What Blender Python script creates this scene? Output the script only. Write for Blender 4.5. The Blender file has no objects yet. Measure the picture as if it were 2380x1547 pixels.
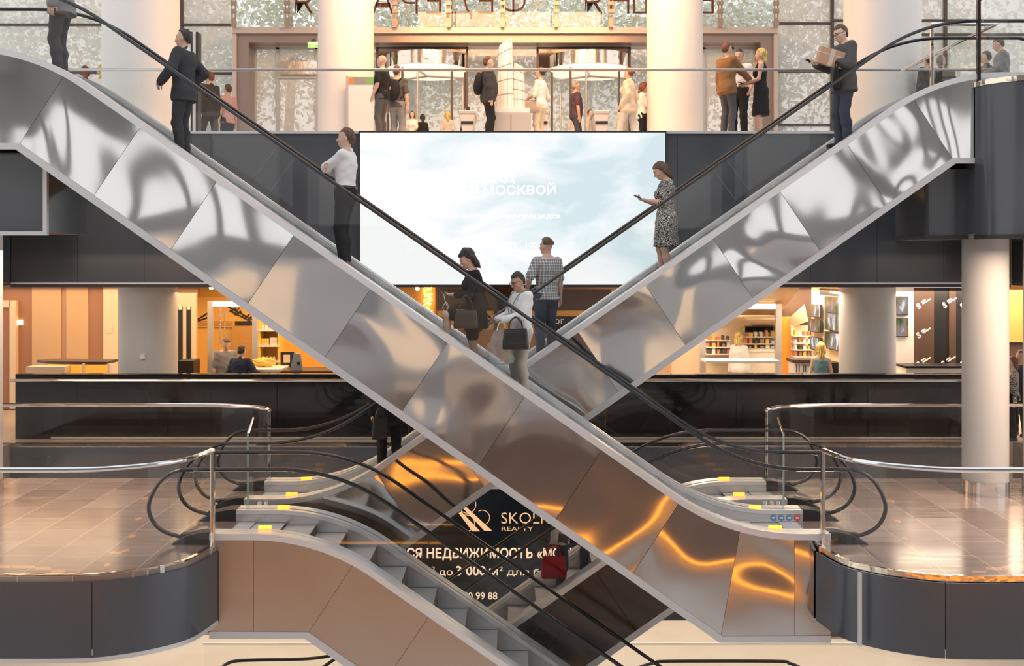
import bpy, bmesh, math, random
import numpy as np
from mathutils import Vector, Matrix
random.seed(7)
SC = bpy.context.scene
COL = SC.collection
R = math.radians

# ------------------------------------------------------------------ camera
F = 2500.0          # focal length in pixels of the 2380 px wide frame
HX, HY = 1190.0, 605.0   # principal point: the horizon sits above the middle
EYE = 3.45
cam_d = bpy.data.cameras.new('camera')
cam = bpy.data.objects.new('camera', cam_d); COL.objects.link(cam)
cam.location = (0, 0, EYE); cam.rotation_euler = (R(90), 0, 0)
cam_d.sensor_width = 36.0; cam_d.lens = 36.0 * F / 2380.0
cam_d.shift_y = -(773.5 - HY) / 2380.0
cam_d.clip_end = 300
SC.camera = cam

# ------------------------------------------------------------------ view and world
SC.view_settings.view_transform = 'Standard'
SC.view_settings.look = 'None'
SC.view_settings.gamma = 1.0
SC.view_settings.exposure = 0.48
cy = SC.cycles
cy.transparent_max_bounces = 40
cy.max_bounces = 8; cy.diffuse_bounces = 3; cy.glossy_bounces = 5; cy.transmission_bounces = 4
cy.sample_clamp_indirect = 4.0
cy.use_denoising = True; cy.denoising_input_passes = 'RGB_ALBEDO'
cy.caustics_reflective = False; cy.caustics_refractive = False

w = bpy.data.worlds.new('sky'); SC.world = w; w.use_nodes = True
nt = w.node_tree; nt.nodes.clear()
wo = nt.nodes.new('ShaderNodeOutputWorld'); bg = nt.nodes.new('ShaderNodeBackground')
tc = nt.nodes.new('ShaderNodeTexCoord'); sx = nt.nodes.new('ShaderNodeSeparateXYZ')
cr = nt.nodes.new('ShaderNodeValToRGB')
nt.links.new(tc.outputs['Generated'], sx.inputs[0]); nt.links.new(sx.outputs['Z'], cr.inputs[0])
nt.links.new(cr.outputs[0], bg.inputs[0]); nt.links.new(bg.outputs[0], wo.inputs[0])
e = cr.color_ramp.elements
e[0].position = 0.0; e[0].color = (0.93, 0.90, 0.87, 1)
e[1].position = 1.0; e[1].color = (0.78, 0.84, 0.95, 1)
bg.inputs[1].default_value = 0.95

def area(name, loc, size, power, color, rot=(0, 0, 0), spread=None):
    l = bpy.data.lights.new(name, 'AREA'); l.shape = 'RECTANGLE'
    l.size, l.size_y = size; l.energy = power; l.color = color
    if spread: l.spread = R(spread)
    o = bpy.data.objects.new(name, l); COL.objects.link(o)
    o.location = loc; o.rotation_euler = rot
    return o
WARM = (1.0, 0.62, 0.30); PEACH = (1.0, 0.74, 0.52); AMBER = (1.0, 0.50, 0.12)
# shop ceilings on the middle level, ceilings over the landings, an added glow over the entrance hall, the ground floor
area('shop_ceiling_light', (-7.5, 23.4, 2.8), (9.0, 3.0), 170, (1.0, 0.72, 0.45))
area('shop_ceiling_light', (7.5, 23.4, 2.8), (9.0, 3.0), 760, (1.0, 0.80, 0.60))
area('shop_ceiling_light', (-4.8, 24.0, 2.8), (3.0, 2.5), 150, AMBER)
area('landing_ceiling_light', (-8.3, 15.5, 3.6), (4.5, 3.0), 230, PEACH)
area('landing_ceiling_light', (8.6, 14.0, 3.6), (4.5, 2.4), 230, PEACH)
area('hall_glow_light', (0.0, 21.2, 11.4), (7.0, 1.6), 620, (1.0, 0.52, 0.22), rot=(R(52), 0, 0))  # warm lamp added to imitate a light leak over the hall
area('ground_floor_light', (0.0, 25.0, -3.4), (22.0, 7.0), 260, (1.0, 0.84, 0.66))

# ------------------------------------------------------------------ helpers
def P(x, y, d):
    """a point that shows at pixel (x, y) of the photograph when it stands d metres away"""
    return Vector(((x - HX) * d / F, d, EYE - (y - HY) * d / F))
def PX(x, d): return (x - HX) * d / F
def PZ(y, d): return EYE - (y - HY) * d / F

def tag(o, label=None, cat=None, group=None, kind=None):
    if label: o['label'] = label
    if cat: o['category'] = cat
    if group: o['group'] = group
    if kind: o['kind'] = kind
    return o
def thing(name, label, cat, loc=(0, 0, 0), rz=0.0, group=None, kind=None):
    o = bpy.data.objects.new(name, None); COL.objects.link(o)
    o.location = loc; o.rotation_euler = (0, 0, rz); o.empty_display_size = 0.1
    return tag(o, label, cat, group, kind)

class MB:
    """collects shapes, then links them as one mesh object"""
    def __init__(self): self.v = []; self.f = []; self.uvn = 0
    def add(self, vs, fs):
        b = len(self.v); self.v += [tuple(p) for p in vs]; self.f += [tuple(i + b for i in q) for q in fs]
        return self
    def box(self, x0, x1, y0, y1, z0, z1):
        vs = [(x, y, z) for z in (z0, z1) for y in (y0, y1) for x in (x0, x1)]
        return self.add(vs, [(0, 2, 3, 1), (4, 5, 7, 6), (0, 1, 5, 4), (2, 6, 7, 3), (0, 4, 6, 2), (1, 3, 7, 5)])
    def prism_xz(self, pts, y0, y1):
        n = len(pts)
        vs = [(p[0], y0, p[1]) for p in pts] + [(p[0], y1, p[1]) for p in pts]
        fs = [tuple(range(n)), tuple(range(2 * n - 1, n - 1, -1))]
        fs += [(i, i + n, (i + 1) % n + n, (i + 1) % n) for i in range(n)]
        return self.add(vs, fs)
    def prism_xy(self, pts, z0, z1):
        n = len(pts)
        vs = [(p[0], p[1], z0) for p in pts] + [(p[0], p[1], z1) for p in pts]
        fs = [tuple(range(n - 1, -1, -1)), tuple(range(n, 2 * n))]
        fs += [(i, (i + 1) % n, (i + 1) % n + n, i + n) for i in range(n)]
        return self.add(vs, fs)
    def ribbon_xz(self, top, bot, y0, y1):
        """solid between two curves with equally many points"""
        n = len(top); vs = []
        for a, b in zip(top, bot):
            vs += [(a[0], y0, a[1]), (b[0], y0, b[1]), (a[0], y1, a[1]), (b[0], y1, b[1])]
        fs = []
        for i in range(n - 1):
            k, m = 4 * i, 4 * i + 4
            fs += [(k, k + 1, m + 1, m), (k + 2, m + 2, m + 3, k + 3), (k, m, m + 2, k + 2), (k + 1, k + 3, m + 3, m + 1)]
        fs += [(0, 2, 3, 1), (4 * n - 4, 4 * n - 3, 4 * n - 1, 4 * n - 2)]
        return self.add(vs, fs)
    def wall_xy(self, path, z0, z1, th, closed=False):
        """vertical sheet of thickness th along a plan path (offset to its left)"""
        n = len(path); nrm = []
        for i in range(n):
            a = Vector(path[max(i - 1, 0)]); b = Vector(path[min(i + 1, n - 1)])
            t = (b - a).normalized(); nrm.append(Vector((-t.y, t.x)))
        vs = []
        for p, m in zip(path, nrm):
            q = (p[0] + m.x * th, p[1] + m.y * th)
            vs += [(p[0], p[1], z0), (p[0], p[1], z1), (q[0], q[1], z0), (q[0], q[1], z1)]
        fs = []
        for i in range(n - 1):
            k, m = 4 * i, 4 * i + 4
            fs += [(k, m, m + 1, k + 1), (k + 2, k + 3, m + 3, m + 2), (k + 1, m + 1, m + 3, k + 3), (k, k + 2, m + 2, m)]
        fs += [(0, 1, 3, 2), (4 * n - 4, 4 * n - 2, 4 * n - 1, 4 * n - 3)]
        return self.add(vs, fs)
    def tube(self, path, r, n=8, ry=None, caps=True):
        path = [Vector(p) for p in path]; m = len(path); rings = []
        up = Vector((0, 0, 1)); prev = None
        for i in range(m):
            t = (path[min(i + 1, m - 1)] - path[max(i - 1, 0)]).normalized()
            if prev is None:
                ref = up if abs(t.z) < 0.9 else Vector((0, 1, 0))
                a = t.cross(ref).normalized()
            else:
                a = (prev - t * prev.dot(t)).normalized()
            prev = a; b = t.cross(a)
            rr = r[i] if isinstance(r, (list, tuple)) else r
            r2 = rr if ry is None else ry
            rings.append([path[i] + a * math.cos(2 * math.pi * k / n) * rr + b * math.sin(2 * math.pi * k / n) * r2 for k in range(n)])
        vs = [p for ring in rings for p in ring]; fs = []
        for i in range(m - 1):
            for k in range(n):
                fs.append((i * n + k, i * n + (k + 1) % n, (i + 1) * n + (k + 1) % n, (i + 1) * n + k))
        if caps: fs += [tuple(range(n - 1, -1, -1)), tuple(range((m - 1) * n, m * n))]
        return self.add(vs, fs)
    def lathe(self, prof, cx, cy_, n=32, caps=True):
        vs = []; fs = []; m = len(prof)
        for r, z in prof:
            vs += [(cx + r * math.cos(2 * math.pi * k / n), cy_ + r * math.sin(2 * math.pi * k / n), z) for k in range(n)]
        for i in range(m - 1):
            for k in range(n):
                fs.append((i * n + k, i * n + (k + 1) % n, (i + 1) * n + (k + 1) % n, (i + 1) * n + k))
        if caps: fs += [tuple(range(n - 1, -1, -1)), tuple(range((m - 1) * n, m * n))]
        return self.add(vs, fs)
    def build(self, name, mat, parent=None, smooth=False, bevel=0.0, angle=35):
        me = bpy.data.meshes.new(name); me.from_pydata(self.v, [], self.f)
        bm = bmesh.new(); bm.from_mesh(me)
        bmesh.ops.recalc_face_normals(bm, faces=bm.faces)
        if bevel:
            bmesh.ops.bevel(bm, geom=bm.edges[:], offset=bevel, segments=2, affect='EDGES', profile=0.5)
        bm.to_mesh(me); bm.free()
        if mat: me.materials.append(mat)
        if smooth:
            me.polygons.foreach_set('use_smooth', [True] * len(me.polygons))
            me.set_sharp_from_angle(angle=R(angle))
        o = bpy.data.objects.new(name, me); COL.objects.link(o)
        if parent:
            o.parent = parent
            par = parent; loc = Vector((0, 0, 0))
        return o
def mesh_obj(name, vs, fs, mat, parent=None, smooth=True):
    me = bpy.data.meshes.new(name); me.from_pydata(vs, [], fs)
    if mat: me.materials.append(mat)
    if smooth: me.polygons.foreach_set('use_smooth', [True] * len(me.polygons))
    o = bpy.data.objects.new(name, me); COL.objects.link(o)
    if parent: o.parent = parent
    return o
def copy_tree(o, parent=None):
    c = o.copy(); COL.objects.link(c)
    if parent: c.parent = parent
    for ch in list(o.children): copy_tree(ch, c)
    return c
def text_obj(s, name, mat, loc, height, parent=None, align='CENTER', bold=0.0, rot=(R(90), 0, 0), mirror=False, ext=0.002, sx=1.0, shear=0.0):
    """lettering as a mesh; height is that of a capital letter; loc is the middle of the base line"""
    cu = bpy.data.curves.new(name, 'FONT'); cu.body = s; cu.align_x = align; cu.size = 1.0
    cu.offset = bold; cu.extrude = 0.0; cu.resolution_u = 3; cu.shear = shear
    t = bpy.data.objects.new('t', cu); COL.objects.link(t)
    dg = bpy.context.evaluated_depsgraph_get()
    me = bpy.data.meshes.new_from_object(t.evaluated_get(dg))
    bpy.data.objects.remove(t); bpy.data.curves.remove(cu)
    k = height / 0.73
    bm = bmesh.new(); bm.from_mesh(me)
    g = bmesh.ops.extrude_face_region(bm, geom=bm.faces[:])
    for v in [q for q in g['geom'] if isinstance(q, bmesh.types.BMVert)]: v.co.z += ext / k
    bmesh.ops.recalc_face_normals(bm, faces=bm.faces)
    M = Matrix.Diagonal((-k * sx if mirror else k * sx, k, k, 1))
    bmesh.ops.transform(bm, matrix=M, verts=bm.verts)
    if mirror: bmesh.ops.reverse_faces(bm, faces=bm.faces)
    bm.to_mesh(me); bm.free(); me.name = name; me.materials.clear(); me.materials.append(mat)
    o = bpy.data.objects.new(name, me); COL.objects.link(o)
    o.location = loc; o.rotation_euler = rot
    if parent: o.parent = parent
    return o

def text_fit(s, name, m, x0, x1, y, h, d, parent, bold=0.0):
    """lettering whose ends and base line show where the photograph has them"""
    o = text_obj(s, name, m, (0, 0, 0), h * d / F, parent, bold=bold, ext=.004)
    xs = [v.co.x for v in o.data.vertices]; lo, hi = min(xs), max(xs); k = (PX(x1, d) - PX(x0, d)) / (hi - lo)
    for v in o.data.vertices: v.co.x = (v.co.x - lo) * k
    o.location = (PX(x0, d), d, PZ(y, d)); return o

# ------------------------------------------------------------------ materials
def mat(name, col, rough=0.5, metal=0.0, emit=0.0, ecol=None, spec=0.5, coat=0.0):
    m = bpy.data.materials.new(name); m.use_nodes = True
    b = m.node_tree.nodes['Principled BSDF']
    b.inputs['Base Color'].default_value = (*col, 1); b.inputs['Roughness'].default_value = rough
    b.inputs['Metallic'].default_value = metal; b.inputs['Specular IOR Level'].default_value = spec
    b.inputs['Coat Weight'].default_value = coat
    if emit:
        b.inputs['Emission Color'].default_value = (*(ecol or col), 1); b.inputs['Emission Strength'].default_value = emit
    return m
def nodes(m): return m.node_tree.nodes, m.node_tree.links, m.node_tree.nodes['Principled BSDF']
def add_noise_bump(m, scale, strength, dist=0.02, detail=2.0, mapping=(1, 1, 1), coord='Object'):
    n, l, b = nodes(m)
    t = n.new('ShaderNodeTexCoord'); mp = n.new('ShaderNodeMapping'); mp.inputs['Scale'].default_value = mapping
    nz = n.new('ShaderNodeTexNoise'); nz.inputs['Scale'].default_value = scale; nz.inputs['Detail'].default_value = detail
    bp = n.new('ShaderNodeBump'); bp.inputs['Strength'].default_value = strength; bp.inputs['Distance'].default_value = dist
    l.new(t.outputs[coord], mp.inputs[0]); l.new(mp.outputs[0], nz.inputs[0]); l.new(nz.outputs[0], bp.inputs['Height'])
    l.new(bp.outputs[0], b.inputs['Normal'])
    return nz
def add_colour_noise(m, c1, c2, scale, detail=3.0, mapping=(1, 1, 1), lo=0.4, hi=0.6, coord='Object'):
    n, l, b = nodes(m)
    t = n.new('ShaderNodeTexCoord'); mp = n.new('ShaderNodeMapping'); mp.inputs['Scale'].default_value = mapping
    nz = n.new('ShaderNodeTexNoise'); nz.inputs['Scale'].default_value = scale; nz.inputs['Detail'].default_value = detail
    r = n.new('ShaderNodeValToRGB'); r.color_ramp.elements[0].color = (*c1, 1); r.color_ramp.elements[1].color = (*c2, 1)
    r.color_ramp.elements[0].position = lo; r.color_ramp.elements[1].position = hi
    l.new(t.outputs[coord], mp.inputs[0]); l.new(mp.outputs[0], nz.inputs[0]); l.new(nz.outputs[0], r.inputs[0])
    l.new(r.outputs[0], b.inputs['Base Color'])
    return r
def glass_mat(name, tint, ior=1.45, rough=0.0, gain=1.0, haze=0.0):
    m = bpy.data.materials.new(name); m.use_nodes = True; n = m.node_tree.nodes; l = m.node_tree.links; n.clear()
    o = n.new('ShaderNodeOutputMaterial'); t = n.new('ShaderNodeBsdfTransparent'); g = n.new('ShaderNodeBsdfGlossy')
    f = n.new('ShaderNodeFresnel'); f.inputs['IOR'].default_value = ior
    mu = n.new('ShaderNodeMath'); mu.operation = 'MULTIPLY'; mu.inputs[1].default_value = gain; mu.use_clamp = True
    x = n.new('ShaderNodeMixShader'); t.inputs[0].default_value = (*tint, 1); g.inputs['Roughness'].default_value = rough
    ge = n.new('ShaderNodeNewGeometry'); fr = n.new('ShaderNodeMath'); fr.operation = 'SUBTRACT'; fr.inputs[0].default_value = 1.0
    ff = n.new('ShaderNodeMath'); ff.operation = 'MULTIPLY'
    l.new(ge.outputs['Backfacing'], fr.inputs[1]); l.new(fr.outputs[0], ff.inputs[0]); l.new(f.outputs[0], ff.inputs[1])
    l.new(ff.outputs[0], mu.inputs[0]); l.new(mu.outputs[0], x.inputs[0]); l.new(t.outputs[0], x.inputs[1]); l.new(g.outputs[0], x.inputs[2])
    last = x
    if haze:
        d = n.new('ShaderNodeBsdfDiffuse'); d.inputs[0].default_value = (0.9, 0.9, 0.9, 1)
        y = n.new('ShaderNodeMixShader'); y.inputs[0].default_value = haze
        l.new(x.outputs[0], y.inputs[1]); l.new(d.outputs[0], y.inputs[2]); last = y
    l.new(last.outputs[0], o.inputs[0])
    return m

M = {}
M['glass'] = glass_mat('clear_glass', (0.985, 0.99, 0.987), gain=0.9)
M['glass_edge'] = mat('glass_edge', (0.45, 0.55, 0.52), 0.15)
M['window_glass'] = glass_mat('window_glass', (0.97, 0.98, 0.97), gain=1.0)
M['front_glass'] = glass_mat('glare_front_glass', (0.97, 0.97, 0.96), gain=0.8, haze=0.38)  # white veil mixed in, imitates daylight glare over the trees
M['steel'] = mat('brushed_steel', (0.66, 0.65, 0.64), 0.22, 1.0)
M['chrome'] = mat('polished_chrome', (0.80, 0.78, 0.76), 0.08, 1.0)
M['gold_trim'] = mat('polished_trim', (0.85, 0.74, 0.62), 0.10, 1.0); add_noise_bump(M['gold_trim'], 6.0, 0.5, 0.01)
M['silver_paint'] = mat('silver_paint', (0.66, 0.66, 0.67), 0.35, 0.3)
M['deck'] = mat('deck_aluminium', (0.82, 0.82, 0.82), 0.32, 0.45)
M['rubber'] = mat('handrail_rubber', (0.012, 0.012, 0.014), 0.22, spec=0.6)
M['black'] = mat('black_plastic', (0.02, 0.02, 0.022), 0.4)
M['gloss_black'] = mat('black_glass_cladding', (0.008, 0.009, 0.012), 0.05, spec=0.55)
M['fascia'] = mat('slate_glass_panel', (0.078, 0.084, 0.097), 0.16, spec=0.55); add_noise_bump(M['fascia'], 1.2, 0.03, 0.02)
M['fascia_seam'] = mat('panel_joint', (0.01, 0.01, 0.01), 0.6)
M['white'] = mat('white_plaster', (0.80, 0.78, 0.76), 0.55)
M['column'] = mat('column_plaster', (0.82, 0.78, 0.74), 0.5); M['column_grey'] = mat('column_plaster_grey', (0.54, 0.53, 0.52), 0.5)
M['cream_floor'] = mat('cream_stone', (0.86, 0.79, 0.70), 0.35); add_colour_noise(M['cream_floor'], (0.84, 0.76, 0.67), (0.89, 0.83, 0.75), 0.6)
M['shop_floor'] = mat('shop_floor', (0.5, 0.4, 0.32), 0.4)
M['grooved'] = mat('step_metal', (0.66, 0.66, 0.67), 0.45, 0.4)
M['riser'] = mat('step_riser', (0.16, 0.15, 0.15), 0.5, 0.5)
M['skirt'] = mat('skirt_steel', (0.66, 0.65, 0.64), 0.26, 0.7)
M['amber'] = mat('amber_lamp', (1.0, 0.45, 0.06), 0.4, emit=1.7, ecol=(1.0, 0.36, 0.03))
M['sticker_blue'] = mat('sticker_blue', (0.12, 0.32, 0.55), 0.5)
M['sticker_white'] = mat('sticker_white', (0.85, 0.85, 0.85), 0.5)
M['sticker_red'] = mat('sticker_red', (0.75, 0.1, 0.1), 0.5)

def stainless(name, tint, rough, bump, scale=0.55):
    """sheet stainless steel that bulges a little, so that what it mirrors swims"""
    m = mat(name, tint, rough, 1.0)
    n, l, b = nodes(m)
    t = n.new('ShaderNodeTexCoord')
    at = n.new('ShaderNodeAttribute'); at.attribute_name = 'panel'
    va = n.new('ShaderNodeVectorMath'); va.operation = 'ADD'
    l.new(t.outputs['Object'], va.inputs[0]); l.new(at.outputs['Vector'], va.inputs[1])
    nz = n.new('ShaderNodeTexNoise'); nz.inputs['Scale'].default_value = scale; nz.inputs['Detail'].default_value = 1.0
    nz.inputs['Distortion'].default_value = 0.6
    l.new(va.outputs[0], nz.inputs[0])
    bp = n.new('ShaderNodeBump'); bp.inputs['Strength'].default_value = 1.0; bp.inputs['Distance'].default_value = bump
    l.new(nz.outputs[0], bp.inputs['Height']); l.new(bp.outputs[0], b.inputs['Normal'])
    return m
M['clad_grey'] = stainless('stainless_sheet', (0.66, 0.66, 0.665), 0.075, 0.12, 0.55)
M['clad_shaded'] = stainless('stainless_sheet_shaded', (0.085, 0.068, 0.062), 0.18, 0.07)  # same steel, darkened in colour where the lower side lies in shade
M['clad_warm'] = stainless('stainless_sheet_satin', (0.56, 0.475, 0.41), 0.32, 0.05)  # satin steel, tan tint stands in for the warm floor's reflection

def floor_mat():
    m = mat('polished_floor_tile', (0.2, 0.15, 0.12), 0.2)
    n, l, b = nodes(m)
    t = n.new('ShaderNodeTexCoord')
    br = n.new('ShaderNodeTexBrick'); br.inputs['Scale'].default_value = 1.0
    br.inputs['Brick Width'].default_value = 1.2; br.inputs['Row Height'].default_value = 0.6
    br.inputs['Mortar Size'].default_value = 0.006; br.inputs['Bias'].default_value = 0.0
    br.inputs['Color1'].default_value = (0.34, 0.26, 0.225, 1); br.inputs['Color2'].default_value = (0.20, 0.145, 0.13, 1)
    br.inputs['Mortar'].default_value = (0.5, 0.4, 0.33, 1)
    mp = n.new('ShaderNodeMapping'); mp.inputs['Rotation'].default_value = (0, 0, R(90))
    l.new(t.outputs['Object'], mp.inputs[0]); l.new(mp.outputs[0], br.inputs[0])
    nz = n.new('ShaderNodeTexNoise'); nz.inputs['Scale'].default_value = 2.0; nz.inputs['Detail'].default_value = 5
    mp2 = n.new('ShaderNodeMapping'); mp2.inputs['Scale'].default_value = (0.6, 4, 1)
    l.new(t.outputs['Object'], mp2.inputs[0]); l.new(mp2.outputs[0], nz.inputs[0])
    mx = n.new('ShaderNodeMixRGB'); mx.blend_type = 'OVERLAY'; mx.inputs[0].default_value = 0.35
    l.new(br.outputs[0], mx.inputs[1]); l.new(nz.outputs[0], mx.inputs[2]); l.new(mx.outputs[0], b.inputs['Base Color'])
    ro = n.new('ShaderNodeMapRange'); ro.inputs[3].default_value = 0.10; ro.inputs[4].default_value = 0.24
    l.new(nz.outputs[0], ro.inputs[0]); l.new(ro.outputs[0], b.inputs['Roughness'])
    b.inputs['Specular IOR Level'].default_value = 0.8
    return m
M['floor'] = floor_mat()
# ------------------------------------------------------------------ geometry helpers for paths
def fillet(pts, rad, n=14):
    """round the inner corners of an open polyline"""
    out = [Vector(pts[0])]
    for i in range(1, len(pts) - 1):
        a, b, c = Vector(pts[i - 1]), Vector(pts[i]), Vector(pts[i + 1])
        u, v = (a - b).normalized(), (c - b).normalized()
        ang = math.acos(max(-1, min(1, u.dot(v)))); t = rad / math.tan(ang / 2)
        t = min(t, (a - b).length * .98, (c - b).length * .98); r = t * math.tan(ang / 2)
        cen = b + (u + v).normalized() * (r / math.sin(ang / 2))
        p0, p1 = b + u * t, b + v * t
        a0 = math.atan2(p0.y - cen.y, p0.x - cen.x); a1 = math.atan2(p1.y - cen.y, p1.x - cen.x)
        da = (a1 - a0 + math.pi) % (2 * math.pi) - math.pi
        out += [Vector((cen.x + r * math.cos(a0 + da * k / n), cen.y + r * math.sin(a0 + da * k / n))) for k in range(n + 1)]
    out.append(Vector(pts[-1])); return out
def resample(path, step):
    out = [path[0]]
    for a, b in zip(path[:-1], path[1:]):
        n = max(1, int((b - a).length / step))
        out += [a.lerp(b, (k + 1) / n) for k in range(n)]
    return out
def offset(path, d):
    out = []
    for i in range(len(path)):
        t = (path[min(i + 1, len(path) - 1)] - path[max(i - 1, 0)]).normalized()
        out.append(path[i] + Vector((-t.y, t.x)) * d)
    return out
def catmull(pts, n=5):
    pts = [Vector(p) for p in pts]; q = [2 * pts[0] - pts[1]] + pts + [2 * pts[-1] - pts[-2]]; out = []
    for i in range(1, len(q) - 2):
        for k in range(n):
            t = k / n; a, b, c, d = q[i - 1], q[i], q[i + 1], q[i + 2]
            out.append(0.5 * ((2 * b) + (c - a) * t + (2 * a - 5 * b + 4 * c - d) * t * t + (3 * b - a - 3 * c + d) * t ** 3))
    out.append(pts[-1]); return out
def interp(path, u):
    for a, b in zip(path[:-1], path[1:]):
        if a.x <= u <= b.x and b.x > a.x: return a.y + (b.y - a.y) * (u - a.x) / (b.x - a.x)
    return path[0].y if u < path[0].x else path[-1].y
def clip_u(path, u0, u1):
    return [Vector((u0, interp(path, u0)))] + [p for p in path if u0 + 1e-4 < p.x < u1 - 1e-4] + [Vector((u1, interp(path, u1)))]

RUN, RISE = 8.465, 5.9
E_LOW, E_UP = 1.91, 2.13
DK_LOW, DK_UP = 1.19, 1.34

def step_line(): return resample(fillet([(-2.4, -.02), (-.1, -.02), (RUN - .1, RISE - .02), (RUN + 2.6, RISE - .02)], 2.4), .1)
def first_step(phase):
    u = -phase
    while u > -.6: u -= .4
    return u

# ------------------------------------------------------------------ escalators
def escalator(label, x0, s, zb, yf, yr, clad, pictograms=False, phase=.06):
    """x0: lower knee; s: +1 when it rises to the right; zb: lower floor; yf, yr: the two balustrades"""
    root = thing('escalator', label, 'escalator', (x0, 0, zb))
    X = lambda pts: [(s * p[0], p[1]) for p in pts]
    base = resample(fillet([(-2.4, .15), (0, .15), (RUN, RISE + .15), (RUN + 2.6, RISE + .15)], 2.6), .12)
    deck = clip_u(base, -DK_LOW, RUN + DK_UP)
    bot = [Vector(p) for p in ((-1.6, -1.15), (.15, -1.15), (8.645, 4.80), (RUN + 1.7, 4.80))]
    def seam_pairs():
        top = [-DK_LOW, -.75, -.10] + [.62 + .93 * k for k in range(8)] + [8.05, 9.27, RUN + DK_UP]
        low = [-DK_LOW, -.75, .15] + [1.24 + .93 * k for k in range(8)] + [8.645, 9.27, RUN + DK_UP]
        return list(zip(top, low))
    # side cladding, one mesh a side, in panels with open joints
    for y0, y1 in ((yf - .17, yf - .14), (yr + .14, yr + .17)):
        mb = MB(); pid = []
        sp = seam_pairs(); g = .0018
        for k in range(len(sp) - 1):
            (t0, b0), (t1, b1) = sp[k], sp[k + 1]
            top = [p - Vector((0, .03)) for p in clip_u(base, t0 + g, t1 - g)]
            low = clip_u(bot, b0 + g, b1 - g)
            n0 = len(mb.v); mb.prism_xz(X(top + low[::-1]), y0, y1); pid += [k] * (len(mb.v) - n0)
        o = mb.build('side_panel', clad, root)
        at = o.data.attributes.new('panel', 'FLOAT_VECTOR', 'POINT')
        rnd = random.Random(int(abs(x0) * 100) + int(yf * 10))
        offs = [(rnd.uniform(-.25, .25), rnd.uniform(-3, 3), rnd.uniform(-.3, .3)) for _ in range(40)]
        flat = [c for q in pid for c in offs[q]]
        if len(flat) == 3 * len(o.data.vertices): at.data.foreach_set('vector', flat)
        mb = MB(); bp = clip_u(bot, -DK_LOW, RUN + DK_UP)
        yo = y0 - .015 if y0 < yf else y1 - .015
        mb.ribbon_xz(X(offset(bp, .075)), X(offset(bp, -.012)), yo, yo + .03)
        mb.build('bottom_trim', M['silver_paint'], root)
    mb = MB(); bp = clip_u(bot, -1.5, RUN + 1.6)
    mb.ribbon_xz(X(offset(bp, .05)), X(offset(bp, .02)), yf - .14, yr + .14); mb.build('soffit', M['clad_warm'], root)
    # decks, skirts, glass, handrails
    rail_c = resample(fillet([(-2.4, .895), (-.192, .895), (RUN - .192, RISE + .895), (RUN + 2.6, RISE + .895)], 2.3), .12)
    top_path = [p - Vector((0, .025)) for p in rail_c]
    for side, yg in ((-1, yf), (1, yr)):
        ya, yb = sorted((yg + side * .178, yg + side * .012))
        mb = MB(); mb.ribbon_xz(X(deck), X(offset(deck, -.075)), ya, yb); mb.build('outer_deck', M['deck'], root, bevel=0)
        ya, yb = sorted((yg - side * .015, yg - side * .10))
        mb = MB(); mb.ribbon_xz(X(offset(deck, -.005)), X(offset(deck, -.06)), ya, yb); mb.build('inner_deck', M['deck'], root)
        ya, yb = sorted((yg - side * .085, yg - side * .10))
        mb = MB(); mb.ribbon_xz(X(offset(deck, -.062)), X(offset(deck, -.40)), ya, yb); mb.build('skirt', M['skirt'], root)
        # glass in sheets with open joints
        cuts = [-E_LOW + .55, -.45, 1.15, 2.75, 4.35, 5.95, 7.55, 9.15, RUN + E_UP - .55]
        for k in range(len(cuts) - 1):
            sh = lambda q: .43 * max(0, min(1, (q + .3) / .6, (RUN + .3 - q) / .6))
            u0, u1 = cuts[k] + .004, cuts[k + 1] - .004
            tp = clip_u(top_path, u0 - sh(u0), u1 - sh(u1)); bt = [p - Vector((0, .03)) for p in clip_u(base, u0, u1)]
            mb = MB(); mb.prism_xz(X(tp + bt[::-1]), yg - .006, yg + .006); mb.build('glass_panel', M['glass'], root)
        loop = [(0, .895), (.13, .888), (.27, .84), (.40, .73), (.49, .58), (.53, .44), (.505, .31), (.42, .19), (.28, .11), (.06, .055)]
        lo = [Vector((-E_LOW + .53 - a, z)) for a, z in loop]
        up = [Vector((RUN + E_UP - .53 + a, z + RISE)) for a, z in loop]
        lo, up = catmull(lo), catmull(up)
        mid = [p for p in rail_c if -E_LOW + .60 < p.x < RUN + E_UP - .60]
        path = lo[::-1] + mid + up
        mb = MB(); mb.tube([(s * p.x, yg, p.y) for p in path], .036, 10, ry=.023); mb.build('handrail', M['rubber'], root, smooth=True)
        for cl, b0 in ((lo, -E_LOW + .545), (up, RUN + E_UP - .545)):
            z0 = .12 if cl is lo else RISE + .12
            cen = sum((p for p in cl), Vector((0, 0))) / len(cl)
            edge = [p + (cen - p).normalized() * .05 for p in cl]
            mb = MB(); mb.prism_xz(X([Vector((b0, edge[0].y))] + edge + [Vector((b0, z0))]), yg - .006, yg + .006)
            mb.build('newel_glass', M['glass'], root)
        for d0, sg, z0 in ((-DK_LOW, -1, 0), (RUN + DK_UP, 1, RISE)):
            mb = MB()
            pr = [(d0, z0 + .155), (d0 + sg * .12, z0 + .15), (d0 + sg * .30, z0 + .11), (d0 + sg * .50, z0 - .005), (d0 + sg * .46, z0 - .04), (d0, z0 - .10)]
            mb.prism_xz(X(pr), yg - .10, yg + .17 if side > 0 else yg + .10)
            mb.build('newel_base', M['black'], root, bevel=.008)
            mb = MB(); mb.box(*sorted((s * (d0 + sg * .25), s * (d0 + sg * .39))), yg - .055, yg + .055, z0 + .03, z0 + .12)
            mb.build('handrail_inlet', M['black'], root, bevel=.01)
            if abs(zb + z0) > 1: continue
            u = d0 - sg * .62
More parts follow.
